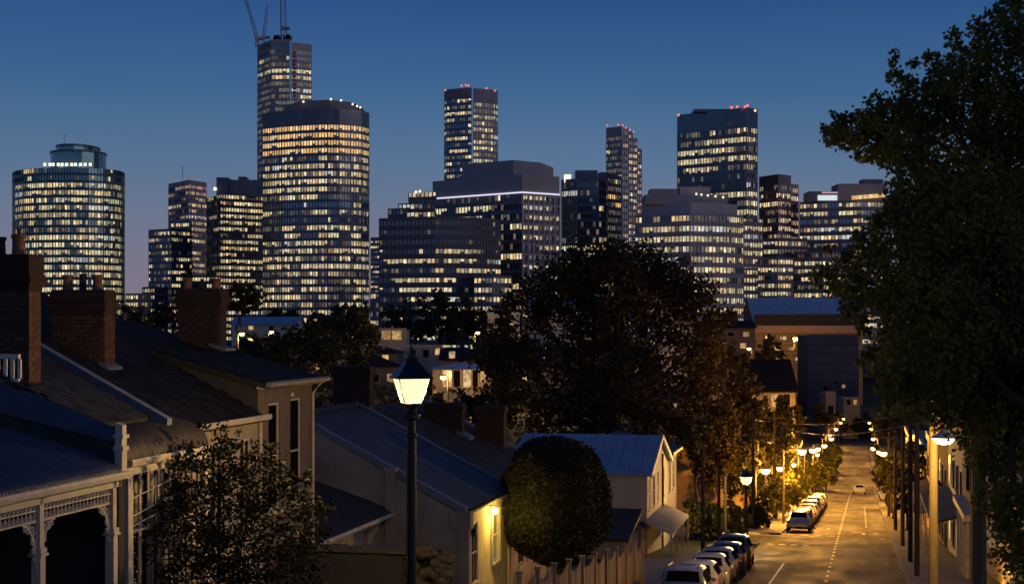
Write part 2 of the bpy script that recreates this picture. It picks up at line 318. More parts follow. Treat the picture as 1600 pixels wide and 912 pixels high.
def limb_mb(a, b, r0, r1, rng, bend=.12, n=7):
    a, b = Vector(a), Vector(b); L = (b - a).length; pts, rad = [], []
    w = Vector(rng.normal(size=3)) * bend * L
    for i in range(n):
        t = i / (n - 1); pts.append(a.lerp(b, t) + w * math.sin(math.pi * t) * .5 + Vector(rng.normal(size=3)) * .02 * L * (0 < t < 1)); rad.append(lerp(r0, r1, t))
    return MB().tube(pts, rad, 7)
def tree(name, label, base, blobs, per, leaf, lmat, rng, trunk_r=.3, trunk_top=None, limbs=8, shape='oval', twig=.25, group=None, shell=.5, cat='tree', tw_n=22, up=.35):
    base = Vector(base); t = thing(name, label, cat, base, 0, group); off = tuple(base)
    top = Vector(trunk_top) if trunk_top else Vector(np.mean([b[:3] for b in blobs], axis=0))
    limb_mb(base - Vector((0, 0, .3)), top, trunk_r, trunk_r * .45, rng, .05, 9).build("trunk", M_BARK, t, off, True)
    for b in sorted(blobs, key=lambda b: -b[3] * b[5])[:limbs]:
        s = base.lerp(top, rng.uniform(.55, .98)); limb_mb(s, b[:3], trunk_r * .42, trunk_r * .07, rng).build("limb", M_BARK, t, off, True)
    p = crown_points(blobs, per, rng, twig, shell, tw_n)
    leaves("crown", p, leaf * rng.uniform(.65, 1.3, len(p)), lmat, t, off, rng, shape, up)
    return t
def round_blobs(c, rx, rz, n, rng, sub=.42):
    c = np.asarray(c, float); out = []
    for _ in range(n):
        d = rng.normal(size=3); d /= np.linalg.norm(d); q = rng.uniform(.45, .78); r = sub * rng.uniform(.7, 1.25)
        out.append((c[0] + d[0] * rx * q, c[1] + d[1] * rx * q, c[2] + d[2] * rz * q, rx * r, rx * r, rz * r))
    out.append((*c, rx * .6, rx * .6, rz * .6)); return out
def point_light(name, loc, power, col=(1, .70, .30), rad=.1, parent=None):
    d = bpy.data.lights.new(name, 'POINT'); d.energy = power; d.color = col; d.shadow_soft_size = rad; o = bpy.data.objects.new(name, d); COL.objects.link(o)
    o.location = loc
    if parent is not None: o.parent = parent
    return o

# ------------------------------------------------------------------ the setting: ground, road, pavements
def ribbon(us, v0, v1, dz, nv=1, f=None):
    f = f or (lambda u, v: zs(u)); rows = []
    for u in us:
        a, b = (v0(u) if callable(v0) else v0), (v1(u) if callable(v1) else v1)
        rows.append([W(u, lerp(a, b, k / nv), f(u, lerp(a, b, k / nv)) + dz) for k in range(nv + 1)])
    return rows
def frange(a, b, s): return [a + i * s for i in range(int((b - a) / s) + 1)]
gu = [-400, -120, -60] + frange(-40, 260, 10) + frange(280, 640, 20) + frange(700, 1000, 50) + [1500, 2500, 5000, 9000]
gv = [-6000, -2500, -1200, -600, -300, -160, -90, -60, -45, -38, -32, -26, -20, -16, -12, -9, 5, 10, 16, 24, 34, 46, 58, 70, 120, 300, 700, 1500, 3000, 6000]
props(MB().grid([[W(u, v, zt(u, v) - .10) for v in gv] for u in gu]).build("ground", M_GROUND, smooth=True), kind="structure")
def v_left(u):
    if u < 84: return -7.4
    if u < 90: return lerp(-7.4, -6.35, sm(84, 90, u))
    if u < 101: return -6.35
    return -5.6
V_RIGHT = 2.05
ru = frange(-40, 500, 4)
props(MB().grid(ribbon(ru, v_left, V_RIGHT, 0)).build("road", M_ASPH, smooth=True), kind="structure")
props(MB().grid(ribbon(frange(101, 112, 1), -40, -5.5, -.004, 6, lambda u, v: lerp(zs(u), zs(106) + .01 * (-v - 6), sm(6, 14, -v)))).build("side_road", M_ASPH, smooth=True), kind="structure")
def pavement(name, us, va, vb, h=.13):
    mb = MB(); mb.grid(ribbon(us, va, vb, h)); props(mb.build(name, M_PAVE), kind="structure")
pavement("pavement", frange(-40, 100, 4) , lambda u: -12 if u < 84 else -9.2, lambda u: v_left(u) - .15)
pavement("pavement", frange(112, 400, 4), -8.6, -5.75)
pavement("pavement", frange(-40, 400, 4), V_RIGHT + .15, 5.2)
def kerb(us, v, w):
    for k, (a, b) in enumerate(zip(us[:-1], us[1:])):     # each kerb stone is a piece of its own
        va, vb = (v(a), v(b)) if callable(v) else (v, v); a2 = b - .03
        p = [W(a, va, zs(a) - .1), W(a, va + w, zs(a) - .1), W(a2, vb + w, zs(b) - .1), W(a2, vb, zs(b) - .1), W(a, va, zs(a) + .145), W(a, va + w, zs(a) + .145), W(a2, vb + w, zs(b) + .145), W(a2, vb, zs(b) + .145)]
        yield p
def kerb_line(us, v, w):
    root = bpy.data.objects.new("kerb", None); COL.objects.link(root); root["kind"] = "structure"
    rest = MB()
    for i, p in enumerate(kerb(us, v, w)):
        if p[0].y < 130 and p[0].y > 40: MB().hexa(p).build("kerb_stone", M_KERB, root)
        else: rest.hexa(p)
    rest.build("kerb_run", M_KERB, root, kind="stuff")
kerb_line(frange(-38, 100, 1.5), lambda u: v_left(u) - .15, .15)
kerb_line(frange(112, 330, 1.5), -5.75, .15)
kerb_line(frange(-38, 330, 1.5), V_RIGHT, .15)
mk = MB()
for k in range(64):                                       # broken centre line
    u = 50 + k * 3.1; mk.grid(ribbon([u, u + 1.15], -1.64, -1.50, .005))
for k in range(12): u = 128 + k * 4.2; mk.grid(ribbon([u, u + 1.6], .35, .50, .005))
mk.grid(ribbon(frange(58, 83, 5), -4.05, -3.95, .005))
for k in range(4): mk.grid(ribbon([100.2, 100.7], -5.9 + k * .75, -5.5 + k * .75, .005)); mk.grid(ribbon([112.6, 113.0], -5.2 + k * .95, -4.7 + k * .95, .005))
for (u, v, a, b) in ((116, .1, 2.6, .22), (117.5, .9, .9, .35), (111, 1.2, .5, .5), (123, -2.6, 1.6, .2), (104, -.2, .3, .6), (119, -.6, .4, .7)): mk.grid(ribbon([u, u + a], v, v + b, .005))
props(mk.build("road_markings", M_PAINT), kind="structure")
M_PATCH = mat("asphalt_patch", (.036, .034, .032), .7, .3, 1.2, bump=.3)
pm = MB()
for (u, v, a, b) in ((92, -.6, 7, 1.5), (133, -1.2, 9, 1.8), (268, -5.2, 7, 6.6), (330, -5.2, 9, 6.6), (292, -5.3, 4, 6.6)): pm.grid(ribbon([u, u + a], v, v + b, .003))
props(pm.build("road_patches", M_PATCH), kind="structure")
rng = np.random.default_rng(7)
# ------------------------------------------------------------------ towers of the skyline
random.seed(11)
PANE_CACHE = {}
def tower(name, label, front, depth, ztop, fh, mod, glass, span, sp=.38, p=.66, lit=(L_WARM,), rows=None, blank=0.0, zbase=-22, singles=0, fin=.34, finmat=None, dim=.5, side_p=None, run=.80, group="towers of the city skyline", inset=.25, blank_mat=None, zvis=-14):
    """front: visible plan corners [(pixel x, depth)] from left to right; rows: {floor from the top: lit share}"""
    P = [Vector(((px - CX) / F * Y, Y)) for px, Y in front]; nf_ = len(P)
    c = sum(P, Vector((0, 0))) / nf_; away = c.normalized() * depth
    plan = P + [P[-1] + away, P[0] + away]; n = len(plan)
    def offset(d):
        out = []
        for i in range(n):
            a, b, e = plan[i - 1], plan[i], plan[(i + 1) % n]
            n1 = Vector((-(b - a).y, (b - a).x)).normalized(); n2 = Vector((-(e - b).y, (e - b).x)).normalized()
            m_ = (n1 + n2); m_ = m_.normalized() if m_.length > 1e-3 else n1
            out.append(b + m_ * d / max(.35, m_.dot(n1)))
        return out
    inner = offset(inset); t = thing(name, label, "tower", (c.x, c.y, zbase), 0, group); off = (c.x, c.y, zbase)
    nfl = int((ztop - blank - zvis) / fh); z0 = ztop - blank - nfl * fh
    mb = MB(); rings = [(plan, zbase, 0)]
    for f in range(nfl):
        zb = z0 + f * fh; rings += [(plan, zb + sp * fh, 0), (inner, zb + sp * fh + .01, 0), (inner, zb + fh - .01, 1), (plan, zb + fh, 0)]
    if blank > .3: rings.append((plan, ztop, 2))
    i0 = 0
    for r, z, mi in rings: mb.v += [(q.x, q.y, z) for q in r]
    for k in range(len(rings) - 1):
        for j in range(n):
            mb.f.append((k * n + j, k * n + (j + 1) % n, (k + 1) * n + (j + 1) % n, (k + 1) * n + j)); mb.m.append(rings[k + 1][2])
    e = (len(rings) - 1) * n; mb.f.append(tuple(e + j for j in range(n))); mb.m.append(0)
    mb.build("facade", [span, glass, blank_mat or span], t, off)
    fins, cells = MB(), []
    for s in range(nf_ - 1):
        a, b = plan[s], plan[s + 1]; L = (b - a).length; nm = max(1, round(L / mod)); d = (b - a) / L; nn = Vector((d.y, -d.x))
        ai, bi = inner[s], inner[s + 1]; di = (bi - ai)
        if nn.dot(c) > 0: continue
        for m_ in range(nm + 1):
            q = a + d * (L * m_ / nm); w = fin * .5 * d
            if m_ in (0, nm): q = q + d * (fin * .5 if m_ == 0 else -fin * .5)
            o1, o2 = q + nn * .03, q - nn * (inset - .02)
            fins.hexa([(*(o1 - w), z0), (*(o1 + w), z0), (*(o2 + w), z0), (*(o2 - w), z0), (*(o1 - w), ztop - blank), (*(o1 + w), ztop - blank), (*(o2 + w), ztop - blank), (*(o2 - w), ztop - blank)])
        for f in range(nfl):
            ft = nfl - 1 - f; pr = (rows or {}).get(ft, (side_p or {}).get(s, p) * random.uniform(.55, 1.6)); on = random.random() < pr; ftone = random.choice(lit) if random.random() > .07 else L_COOL
            for m_ in range(nm):
                if random.random() > run: on = random.random() < pr
                if not on and random.random() > (.12 if (rows or {}).get(ft, 1) < .3 else min(.85, .28 * dim + .15)): continue
                q0 = ai + di * ((m_ + .07) / nm); q1 = ai + di * ((m_ + .93) / nm); g = nn * .06
                zb = z0 + f * fh; lm = (ftone if random.random() < .8 else random.choice(lit)) if on else L_DIM
                if on and random.random() < .08: lm = L_DIM
                if rows and ft in rows and rows[ft] > 1: lm = L_AMBER
                zt_ = zb + fh * (1 - .03); zl = zb + fh * (sp + .04 + (random.random() < .22) * random.uniform(.05, .3))
                cells.append(((q1 - q0).length * (zt_ - zl), q0 + g, q1 + g, zl, zt_, lm, s, f))
    fins.build("mullions", finmat or span, t, off, kind="stuff")
    lm_all = list(dict.fromkeys(c_[5] for c_ in cells)); rest = MB()
    cells.sort(key=lambda c_: c_[4], reverse=True)
    for i, (ar, q0, q1, za, zb, lm, s, f) in enumerate(cells):
        if i < singles:
            w, h = round((q1 - q0).length, 1), round(zb - za, 1); key = (lm.name, w, h)
            if key not in PANE_CACHE: PANE_CACHE[key] = MB().box(-w / 2, w / 2, 0, .1, -h / 2, h / 2).mesh("window", lm)
            o = link("window", PANE_CACHE[key], t); m2 = (q0 + q1) / 2; o.location = (m2.x - off[0], m2.y - off[1], (za + zb) / 2 - off[2]); dd = q1 - q0; o.rotation_euler = (0, 0, math.atan2(dd.y, dd.x))
        else: rest.face([(*q0, za), (*q1, za), (*q1, zb), (*q0, zb)], lm_all.index(lm))
    if rest.f: rest.build("lit_windows", lm_all, t, off, kind="stuff")
    return t, off, plan, c
def roof_block(t, off, name, pxa, pxb, Y, pyt, zb, dep, m, kind=None):
    """a plant room or parapet block on a roof, given by the pixels of its front"""
    a, b = (pxa - CX) / F * Y, (pxb - CX) / F * Y; zt_ = (HOR - pyt) / F * Y
    return MB().box(a, b, Y, Y + dep, zb, zt_).build(name, m, t, off, kind=kind)
def beacon(t, off, px, py, Y, m=E_RED, s=.55):
    p = at_Y(px, py, Y); MB().lathe([(s * .6, -s), (s, -s * .4), (s, s * .5), (s * .4, s)], 6, p).build("roof_beacon" if m is E_RED else "roof_lamp", m, t, off)
def zY(py, Y): return (HOR - py) / F * Y

# 1 round glass tower on the far left
Y = 745
arc = [(19, Y + 26), (23, Y + 17), (36, Y + 8), (56, Y + 2.5), (82, Y), (110, Y - 1), (138, Y + 1), (162, Y + 5), (180, Y + 11), (190, Y + 18), (195, Y + 27)]
t, off, plan, c = tower("round_tower", "broad oval glass tower with tiered drum on top, brightly lit floor by floor", arc, 34, zY(262, Y), 3.62, 1.5, G_TEAL, C_TEAL, .34, .9, (L_PALE, L_PALE, L_WARM),
    rows={0: .22, 1: .12, 2: .95, 3: .97, 4: .9, 5: .95, 6: .93, 7: .45, 8: .6, 9: .97, 10: .95}, singles=300, fin=.26, run=.45, dim=2)
def drum(x0, x1, pyt, zb, ex=0):
    mb = MB(); a, b = (x0 - CX) / F * Y, (x1 - CX) / F * Y; mx, rx = (a + b) / 2, (b - a) / 2; zt_ = zY(pyt, Y)
    vs_ = [(mx + rx * math.cos(k * math.pi / 14), Y + 20 - 16 * abs(math.sin(k * math.pi / 14)) * (1 if k <= 14 else -1)) for k in range(28)][::-1]
    n = len(vs_)
    rings = [(1, zb), (1, zt_ - 1), (1.03, zt_ - .98), (1.03, zt_)]
    for s_, z in rings: mb.v += [(mx + (x - mx) * s_, Y + 20 + (y - Y - 20) * s_, z) for x, y in vs_]
    for k in range(len(rings) - 1):
        for j in range(n): mb.f.append((k * n + j, k * n + (j + 1) % n, (k + 1) * n + (j + 1) % n, (k + 1) * n + j)); mb.m.append(0 if k == 0 else 1)
    mb.f.append(tuple((len(rings) - 1) * n + j for j in range(n))); mb.m.append(1)
    return mb.build("drum", [G_TEAL, C_TEAL], t, off)
drum(62, 147, 232, zY(262, Y)); drum(72, 136, 223, zY(234, Y))
lm = MB()
for px in (70, 78, 83, 91, 97, 104, 112, 118, 126, 133, 141): 
    q = at_Y(px, 257, Y + 2.5); lm.box(q.x - .6, q.x + .6, q.y - .2, q.y + .3, q.z - .7, q.z + .7)
lm.build("terrace_lights", E_WHITE, t, off, kind="stuff")
tt = MB(); tt.tube([at_Y(101, 224, Y + 18), at_Y(101, 210, Y + 18)], .12, 5); tt.build("antenna", C_DARK, t, off)

# 3 slim tower with a pink side, 4 lower block before it, 5 blunt block
t, off, plan, c = tower("slim_tower", "slim two-tone tower tinted for its pink-lit right face, with roof antenna", [(263, 948), (295, 920), (323, 938)], 26, zY(281, 920), 3.6, 1.6, G_BLUE, C_PINK, .45, .4, (L_WARM, L_PINK), side_p={0: .32, 1: .8}, blank=3)
MB().tube([at_Y(285, 281, 932), at_Y(285, 258, 932)], .18, 5).build("antenna", C_DARK, t, off)
tower("stepped_block", "low dark office block stepping up in front of the pink slim tower", [(232, 880), (268, 868), (300, 880)], 24, zY(357, 868), 3.7, 1.7, G_BLUE, C_DARK, .45, .5, (L_WARM, L_PALE), blank=1.5)
tower("stepped_block", "taller dark shoulder between pink slim tower and the low dark block", [(264, 905), (296, 897), (300, 900)], 20, zY(345, 897), 3.7, 1.7, G_BLUE, C_DARK, .45, .45, (L_WARM,), blank=1.2)
t, off, plan, c = tower("blunt_tower", "squat tower with blank grey crown and dark recessed left corner", [(323, 872), (344, 845), (412, 862)], 34, zY(304, 845), 3.55, 1.7, G_DARK, C_BROWN, .42, .72, (L_WARM, L_WARM, L_PALE), side_p={0: .2, 1: .72}, rows={0: .8})
roof_block(t, off, "crown_block", 338, 412, 852, 281, zY(304, 845), 24, C_GREY); roof_block(t, off, "crown_block", 338, 356, 849, 277, zY(304, 845), 18, C_DARK); roof_block(t, off, "plant_room", 372, 384, 858, 276, zY(282, 852), 10, C_MID)
beacon(t, off, 336, 295, 848, E_WHITE, .9)

# 6 tower under construction with cranes
Yc = 1010
t, off, plan, c = tower("construction_tower", "tallest tower, still under construction, its grey panels under three rooftop cranes", [(402, Yc + 22), (424, Yc), (453, Yc - 1)], 40, zY(62, Yc), 4.2, 2.4, G_GREY, C_GREY, .38, .3, (L_WARM, L_PALE), side_p={0: .12, 1: .38}, rows={0: .0, 1: .05}, blank=2.5, dim=3, fin=.35)
tower("construction_tower_wing", "right wing of the tower under construction, behind the dark central slot", [(455, Yc + 6), (487, Yc + 14)], 30, zY(66, Yc + 6), 4.2, 2.2, G_GREY, C_PALE, .4, .4, (L_WARM, L_PALE), rows={0: .0, 1: .1}, blank=5, dim=3, fin=.35)
def lattice(mb, a, b, w0, w1, n, r=.16):
    a, b = Vector(a), Vector(b); d = (b - a).normalized(); s = d.cross(Vector((0, 1, 0))).normalized(); q = d.cross(s)
    cr = lambda k, t_: a.lerp(b, t_) + (s * ((-1, 1, 1, -1)[k]) + q * ((-1, -1, 1, 1)[k])) * lerp(w0, w1, t_) / 2
    for k in range(4): mb.tube([cr(k, 0), cr(k, 1)], r, 4)
    for i in range(n):
        for k in range(4): mb.tube([cr(k, i / n), cr((k + 1) % 4, (i + 1) / n)], r * .7, 3, cap=False)
M_CRANER = mat("crane_red_paint", (.40, .10, .10), .5); M_CRANEW = mat("crane_white_paint", (.52, .48, .46), .5)
for lab, m_, base, top, jib, w in (("red luffing crane leaning left over the tower under construction", M_CRANER, (402, 74), (402, 60), (384, 0), 1.8), ("white luffing crane with short steep jib over the unfinished tower", M_CRANEW, (411, 72), (412, 58), (418, 8), 1.7), ("tall red and white crane mast rising past the top of the photo", M_CRANER, (444, 62), (443, 44), (441, -40), 3.6)):
    b_ = at_Y(*base, Yc + 8); k = thing("tower_crane", lab, "crane", b_, 0, "cranes on the unfinished tower"); ko = tuple(b_)
    tp = at_Y(*top, Yc + 8); jt = at_Y(*jib, Yc + 8)
    mb = MB(); lattice(mb, b_, tp, w, w, 4); mb.build("mast", m_, k, ko, kind="stuff")
    mb = MB(); lattice(mb, tp, jt, w, w * .7, 16); mb.build("jib", m_, k, ko, kind="stuff")
    MB().box(tp.x - 1.4, tp.x + 1.2, tp.y - 1.2, tp.y + 1.2, tp.z - 1.4, tp.z + .9).build("cab", M_CRANEW, k, ko)
    MB().box(tp.x + 1.4, tp.x + 4, tp.y - 1, tp.y + 1, tp.z - 1.2, tp.z + .4).build("counterweight", C_MID, k, ko)
mb = MB()
for i in range(26):
    q = at_Y(random.uniform(426, 452), 61, Yc + 6); mb.box(q.x, q.x + random.uniform(.5, 2.4), q.y, q.y + 1.5, q.z - 1, q.z + random.uniform(.4, 3.2))
mb.build("rooftop_formwork", C_MID, t, off, kind="stuff")
hoist = MB()
for i in range(12): q = at_Y(459.5, 82 + i * 6.2, Yc - 1.5); hoist.box(q.x - 1.0, q.x + 1.0, q.y, q.y + 2, q.z - .8, q.z + .8)
hoist.build("hoist_platforms", M_CRANER, t, off, kind="stuff")

# 7 big rounded tower
Y = 765
arc = [(410, Y + 17), (440, Y + 9), (470, Y + 3.5), (497, Y), (512, Y - 1), (530, Y), (548, Y + 3), (565, Y + 7), (577, Y + 16)]
t, off, plan, c = tower("rounded_tower", "big dark tower with rounded corner, blank louvred crown and four glowing amber top floors", arc, 40, zY(170, Y), 3.84, 1.62, G_BLUE, C_DARK, .36, .70, (L_WARM, L_PALE, L_WARM), blank=8.0, singles=300, fin=.34,
    rows={0: 1.2, 1: 1.15, 2: 1.2, 3: 1.05, 4: .35, 5: .8, 6: .85, 7: .9, 8: .8, 9: .45, 10: .18, 11: .4, 12: .25, 13: .8, 14: .15, 15: .9, 16: .8, 17: .6, 18: .85, 19: .35, 20: .55, 21: .7, 22: .65, 23: .4}, dim=2.5)
mb = MB(); pr = [(443, 166, 8), (470, 158, 6), (515, 156, 5), (548, 160, 9), (565, 167, 14)]
f_ = [at_Y(x, y, Y + d) for x, y, d in pr]; bk = [q + Vector((0, 18, 0)) for q in f_][::-1]; zb_ = zY(170, Y) - .2
n = len(f_) * 2; ring = f_ + bk; mb.v = [(q.x, q.y, zb_) for q in ring] + [(q.x, q.y, q.z) for q in ring]
mb.f = [(j, (j + 1) % n, n + (j + 1) % n, n + j) for j in range(n)] + [tuple(range(n, 2 * n))]; mb.m = [0] * len(mb.f)
mb.build("rooftop_screen", C_MID, t, off)
for px, py in ((517, 156), (533, 158), (551, 164), (558, 167), (563, 169), (474, 160)): beacon(t, off, px, py - 1, Y + 4, E_WHITE, .5)
lv = MB()
for s in range(len(arc) - 1):                             # louvre joints of the crown
    a, b = plan[s], plan[s + 1]; d = (b - a).normalized(); nn = Vector((d.y, -d.x)); L = (b - a).length
    for k in range(int(L / 2.4)):
        q = a + d * (k + .5) * 2.4 + nn * .06; w = d * .06; lv.hexa([(*(q - w), zY(170, Y) - 7.6), (*(q + w), zY(170, Y) - 7.6), (*(q + w - nn * .1), zY(170, Y) - 7.6), (*(q - w - nn * .1), zY(170, Y) - 7.6), (*(q - w), zY(170, Y) - .3), (*(q + w), zY(170, Y) - .3), (*(q + w - nn * .1), zY(170, Y) - .3), (*(q - w - nn * .1), zY(170, Y) - .3)])
lv.build("louvre_joints", G_DARK, t, off, kind="stuff")

# 8 square tower with beacons
Y = 980
t, off, plan, c = tower("square_tower", "slender square tower with blue left face, grey right face and red roof beacons", [(694, Y + 14), (698, Y + 8), (731, Y), (737, Y)], 30, zY(137, Y), 4.0, 1.9, G_BLUE, C_DARK, .45, .5, (L_WARM, L_WARM, L_PALE), blank=7, blank_mat=C_MID)
tower("square_tower_wing", "grey gridded right half of slender square tower behind its dark slot", [(739, Y + 1), (771, Y + 8), (778, Y + 14)], 28, zY(139, Y + 4), 4.0, 2.2, G_GREY, C_PALE, .38, .5, (L_WARM, L_PALE), blank=9, blank_mat=C_GREY, dim=4, fin=.5)
for px, py in ((696, 141), (721, 134), (728, 133), (732, 134), (760, 138), (773, 142)): beacon(t, off, px, py, Y - .5)

# 9 broad block with the light strip
Y = 640
t, off, plan, c = tower("strip_lit_block", "broad office block with a violet-white light strip under its plain grey crown", [(676, Y + 34), (816, Y), (874, Y + 12)], 40, zY(272, Y), 4.15, 1.75, G_DARK, C_MID, .38, .5, (L_WARM, L_PALE, L_WARM), blank=8.0, blank_mat=C_GREY, singles=300, side_p={0: .45, 1: .55}, fin=.32,
    rows={0: .35, 1: .5, 2: .35, 3: .7, 4: .65, 5: .5, 6: .5, 7: .3, 8: .45, 9: .6, 10: .7, 11: .5})
zt9 = zY(272, Y) - 8.0
a, b, e = plan[0], plan[1], plan[2]
st = MB()
for p0, p1 in ((a, b), (b, e)):
    d = (p1 - p0).normalized(); nn = Vector((d.y, -d.x)) * .35
    st.hexa([(*p0, zt9 + .15), (*(p0 + nn), zt9 + .15), (*(p1 + nn), zt9 + .15), (*p1, zt9 + .15), (*p0, zt9 + .62), (*(p0 + nn), zt9 + .62), (*(p1 + nn), zt9 + .62), (*p1, zt9 + .62)])
st.build("light_strip", E_VIOLET, t, off)
gr = MB(); d = (e - b).normalized(); nn = Vector((d.y, -d.x)); L = (e - b).length; nb = 7      # pale frame in front of the right face
for k in range(nb + 1):
    q = b + d * L * k / nb; w = d * .35; o1, o2 = q + nn * .45, q + nn * .05
    gr.hexa([(*(o1 - w), -14), (*(o1 + w), -14), (*(o2 + w), -14), (*(o2 - w), -14), (*(o1 - w), zt9 - .1), (*(o1 + w), zt9 - .1), (*(o2 + w), zt9 - .1), (*(o2 - w), zt9 - .1)])
for f in range(13):
    z = zt9 - f * 4.15; o1, o2 = nn * .40, nn * .06; gr.hexa([(*(b + o1), z - .9), (*(e + o1), z - .9), (*(e + o2), z - .9), (*(b + o2), z - .9), (*(b + o1), z - .15), (*(e + o1), z - .15), (*(e + o2), z - .15), (*(b + o2), z - .15)])
gr.build("concrete_frame", C_PALE, t, off, kind="stuff")
cb = MB(); A_, B_, E_ = at_Y(722, 262, Y + 30), at_Y(802, 250, Y + 11), at_Y(845, 262, Y + 22)
bk_ = Vector((6, 22, 0)); zb = zY(272, Y) - .1
pts = [A_, B_, E_, E_ + bk_, A_ + bk_]; zz = B_.z
cb.prism([(q.x, q.y, zb) for q in pts], (0, 0, zz - zb)); cb.build("roof_setback", C_GREY, t, off)

# 10 dark stepped building before it
Y = 600
t, off, plan, c = tower("stepped_tower", "dark stepped office building rising in terraces, left of the strip-lit block", [(592, Y + 8), (680, Y - 1), (752, Y + 4), (783, Y + 14)], 26, zY(339, Y), 3.75, 1.7, G_DARK, C_BROWN, .5, .48, (L_WARM, L_PALE), blank=1.2, fin=.2, rows={0: .03, 1: .04, 2: .08, 3: .55, 4: .6, 5: .55, 6: .6, 7: .5, 8: .5, 9: .6})
for lab, x0, x1, py, dy, bl in (("lowest left terrace of the dark stepped building", 606, 634, 326, 22, .5), ("lit middle terrace of the dark stepped building", 622, 678, 318, 26, .4), ("topmost lit terrace of the dark stepped building", 638, 680, 300, 34, .3)):
    tower("terrace_block", lab, [(x0, Y + dy), (x1 + 2, Y + dy - 4)], 16, zY(py, Y + dy), 3.3, 1.7, G_DARK, C_BROWN, .42, .75, (L_PALE, L_WARM), blank=bl, group="terraces of the stepped building", zvis=6)
beacon(t, off, 656, 299, Y + 32, E_WHITE, .5); beacon(t, off, 650, 300, Y + 32, E_WHITE, .5)
tower("thin_tower", "thin far-off bluish tower in the gap beside the rounded tower", [(579, 1300), (593, 1296)], 20, zY(371, 1300), 4.2, 2.2, G_BLUE, C_MID, .5, .25, (L_WARM,), blank=3)

# 11 dark tower, 12 slim curved tower, 13 big dark tower
Y = 760
t, off, plan, c = tower("dark_glass_tower", "almost unlit dark glass tower with one glowing cube on its roof edge", [(877, Y + 10), (902, Y + 2), (936, Y), (948, Y + 3)], 26, zY(278, Y), 3.9, 1.6, G_DARK, C_DARK, .3, .1, (L_WARM,), blank=2, rows={7: .3, 8: .75, 9: .35, 10: .85, 11: .6}, dim=0, fin=.1)
roof_block(t, off, "plant_room", 899, 934, Y + 6, 266, zY(278, Y), 14, C_DARK); roof_block(t, off, "plant_room", 936, 952, Y + 8, 269, zY(278, Y), 12, C_DARK)
q = at_Y(887, 279, Y + 8); MB().box(q.x - 1.7, q.x + 1.7, q.y, q.y + 4, q.z - 2, q.z + 2).build("glowing_cube", E_WHITE, t, off)
tower("dark_glass_tower_wing", "narrow side wing, panes glowing for reflected amber light, beside the almost unlit glass tower", [(949, Y + 3), (971, Y + 14)], 18, zY(272, Y + 3), 3.9, 1.8, G_GREY, C_BROWN, .4, .35, (L_AMBER, L_DIM), blank=2, dim=6)  # glowing amber panes stand for reflected light on this wing
Y = 930
t, off, plan, c = tower("curved_top_tower", "slim tower whose roof curves down to the right, red lights along it", [(947, Y + 10), (972, Y)], 24, zY(197, Y), 3.9, 1.7, G_BLUE, C_GREY, .4, .25, (L_WARM, L_DIM), blank=6, dim=3)
for i, (x0, x1, py) in enumerate(((973, 982, 199), (982, 989, 205), (989, 996, 216), (996, 1003, 232))):
    tower("curved_tower_bay", ("highest", "second highest", "third highest", "lowest")[i] + " bay under the curving roof of the slim tower", [(x0, Y + 1 + i * 2.5), (x1, Y + 3.5 + i * 2.5)], 20, zY(py, Y + 1 + i * 2.5), 3.9, 1.75, G_BLUE if i < 2 else G_GREY, C_GREY, .4, (.25, .45, .65, .75)[i], (L_WARM, L_PINK), blank=2, group="bays of the curved tower", dim=3)
for px, py in ((949, 196), (966, 195), (973, 196), (984, 203), (990, 206), (978, 200)): beacon(t, off, px, py, Y + 1, E_RED, .45)
Y = 700
t, off, plan, c = tower("black_slab_tower", "large black slab tower with teal right side and orange-red beacons on its flat roof", [(1058, Y + 26), (1166, Y), (1184, Y + 6)], 34, zY(168, Y), 4.15, 1.7, G_DARK, C_DARK, .38, .55, (L_WARM, L_PALE), blank=9, fin=.32, blank_mat=G_DARK,
    rows={0: .55, 1: .75, 2: .75, 3: .92, 4: .7, 5: .05, 6: .25, 7: .92, 8: .6, 9: .85, 10: .35, 11: .2, 12: .5}, dim=2)
for px, py in ((1060, 180), (1143, 168), (1152, 167), (1164, 167), (1168, 165), (1180, 173)): beacon(t, off, px, py, Y, E_RED if px != 1180 else glow_mat("amber_beacon_light", (1, .5, .15), 1.8) if "amber_beacon_light" not in MATS else MATS["amber_beacon_light"], .55)
MB().box((1090 - CX) / F * Y, (1150 - CX) / F * Y, Y + 14, Y + 26, zY(168, Y) - .1, zY(168, Y) + 1.2).build("plant_room", C_DARK, t, off)

# 14 pale stepped block, 15-17 the blocks to its right
Y = 560
t, off, plan, c = tower("pale_block", "wide pale concrete office block with set-back upper storeys left of the black slab tower", [(992, Y + 12), (1078, Y - 1), (1136, Y + 5), (1162, Y + 14)], 30, zY(333, Y), 3.75, 1.55, G_DARK, C_GREY, .42, .85, (L_PALE, L_WARM, L_PALE), blank=.8, fin=.28, rows={0: .85, 1: .95, 2: .95, 3: .8, 4: .9, 5: .8})
tower("setback_storey", "dim set-back storey with wide dark windows on the pale office block", [(1003, Y + 16), (1080, Y + 4), (1132, Y + 9), (1152, Y + 17)], 22, zY(316, Y + 4), 4.2, 2.4, G_GREY, C_PALE, .3, .04, (L_DIM,), blank=.8, fin=.5, zvis=zY(333, Y) - .2, group="upper storeys of the pale block")
roof_block(t, off, "plant_room", 1008, 1138, Y + 10, 304, zY(316, Y), 14, C_GREY); roof_block(t, off, "plant_room", 1016, 1062, Y + 12, 295, zY(306, Y), 10, C_GREY); roof_block(t, off, "plant_room", 1060, 1110, Y + 12, 292, zY(306, Y), 10, C_PALE)
for px in (1088, 1096, 1106, 1118, 1130): beacon(t, off, px, 303 + (px - 1088) * .12, Y + 9.8, E_WHITE, .35)
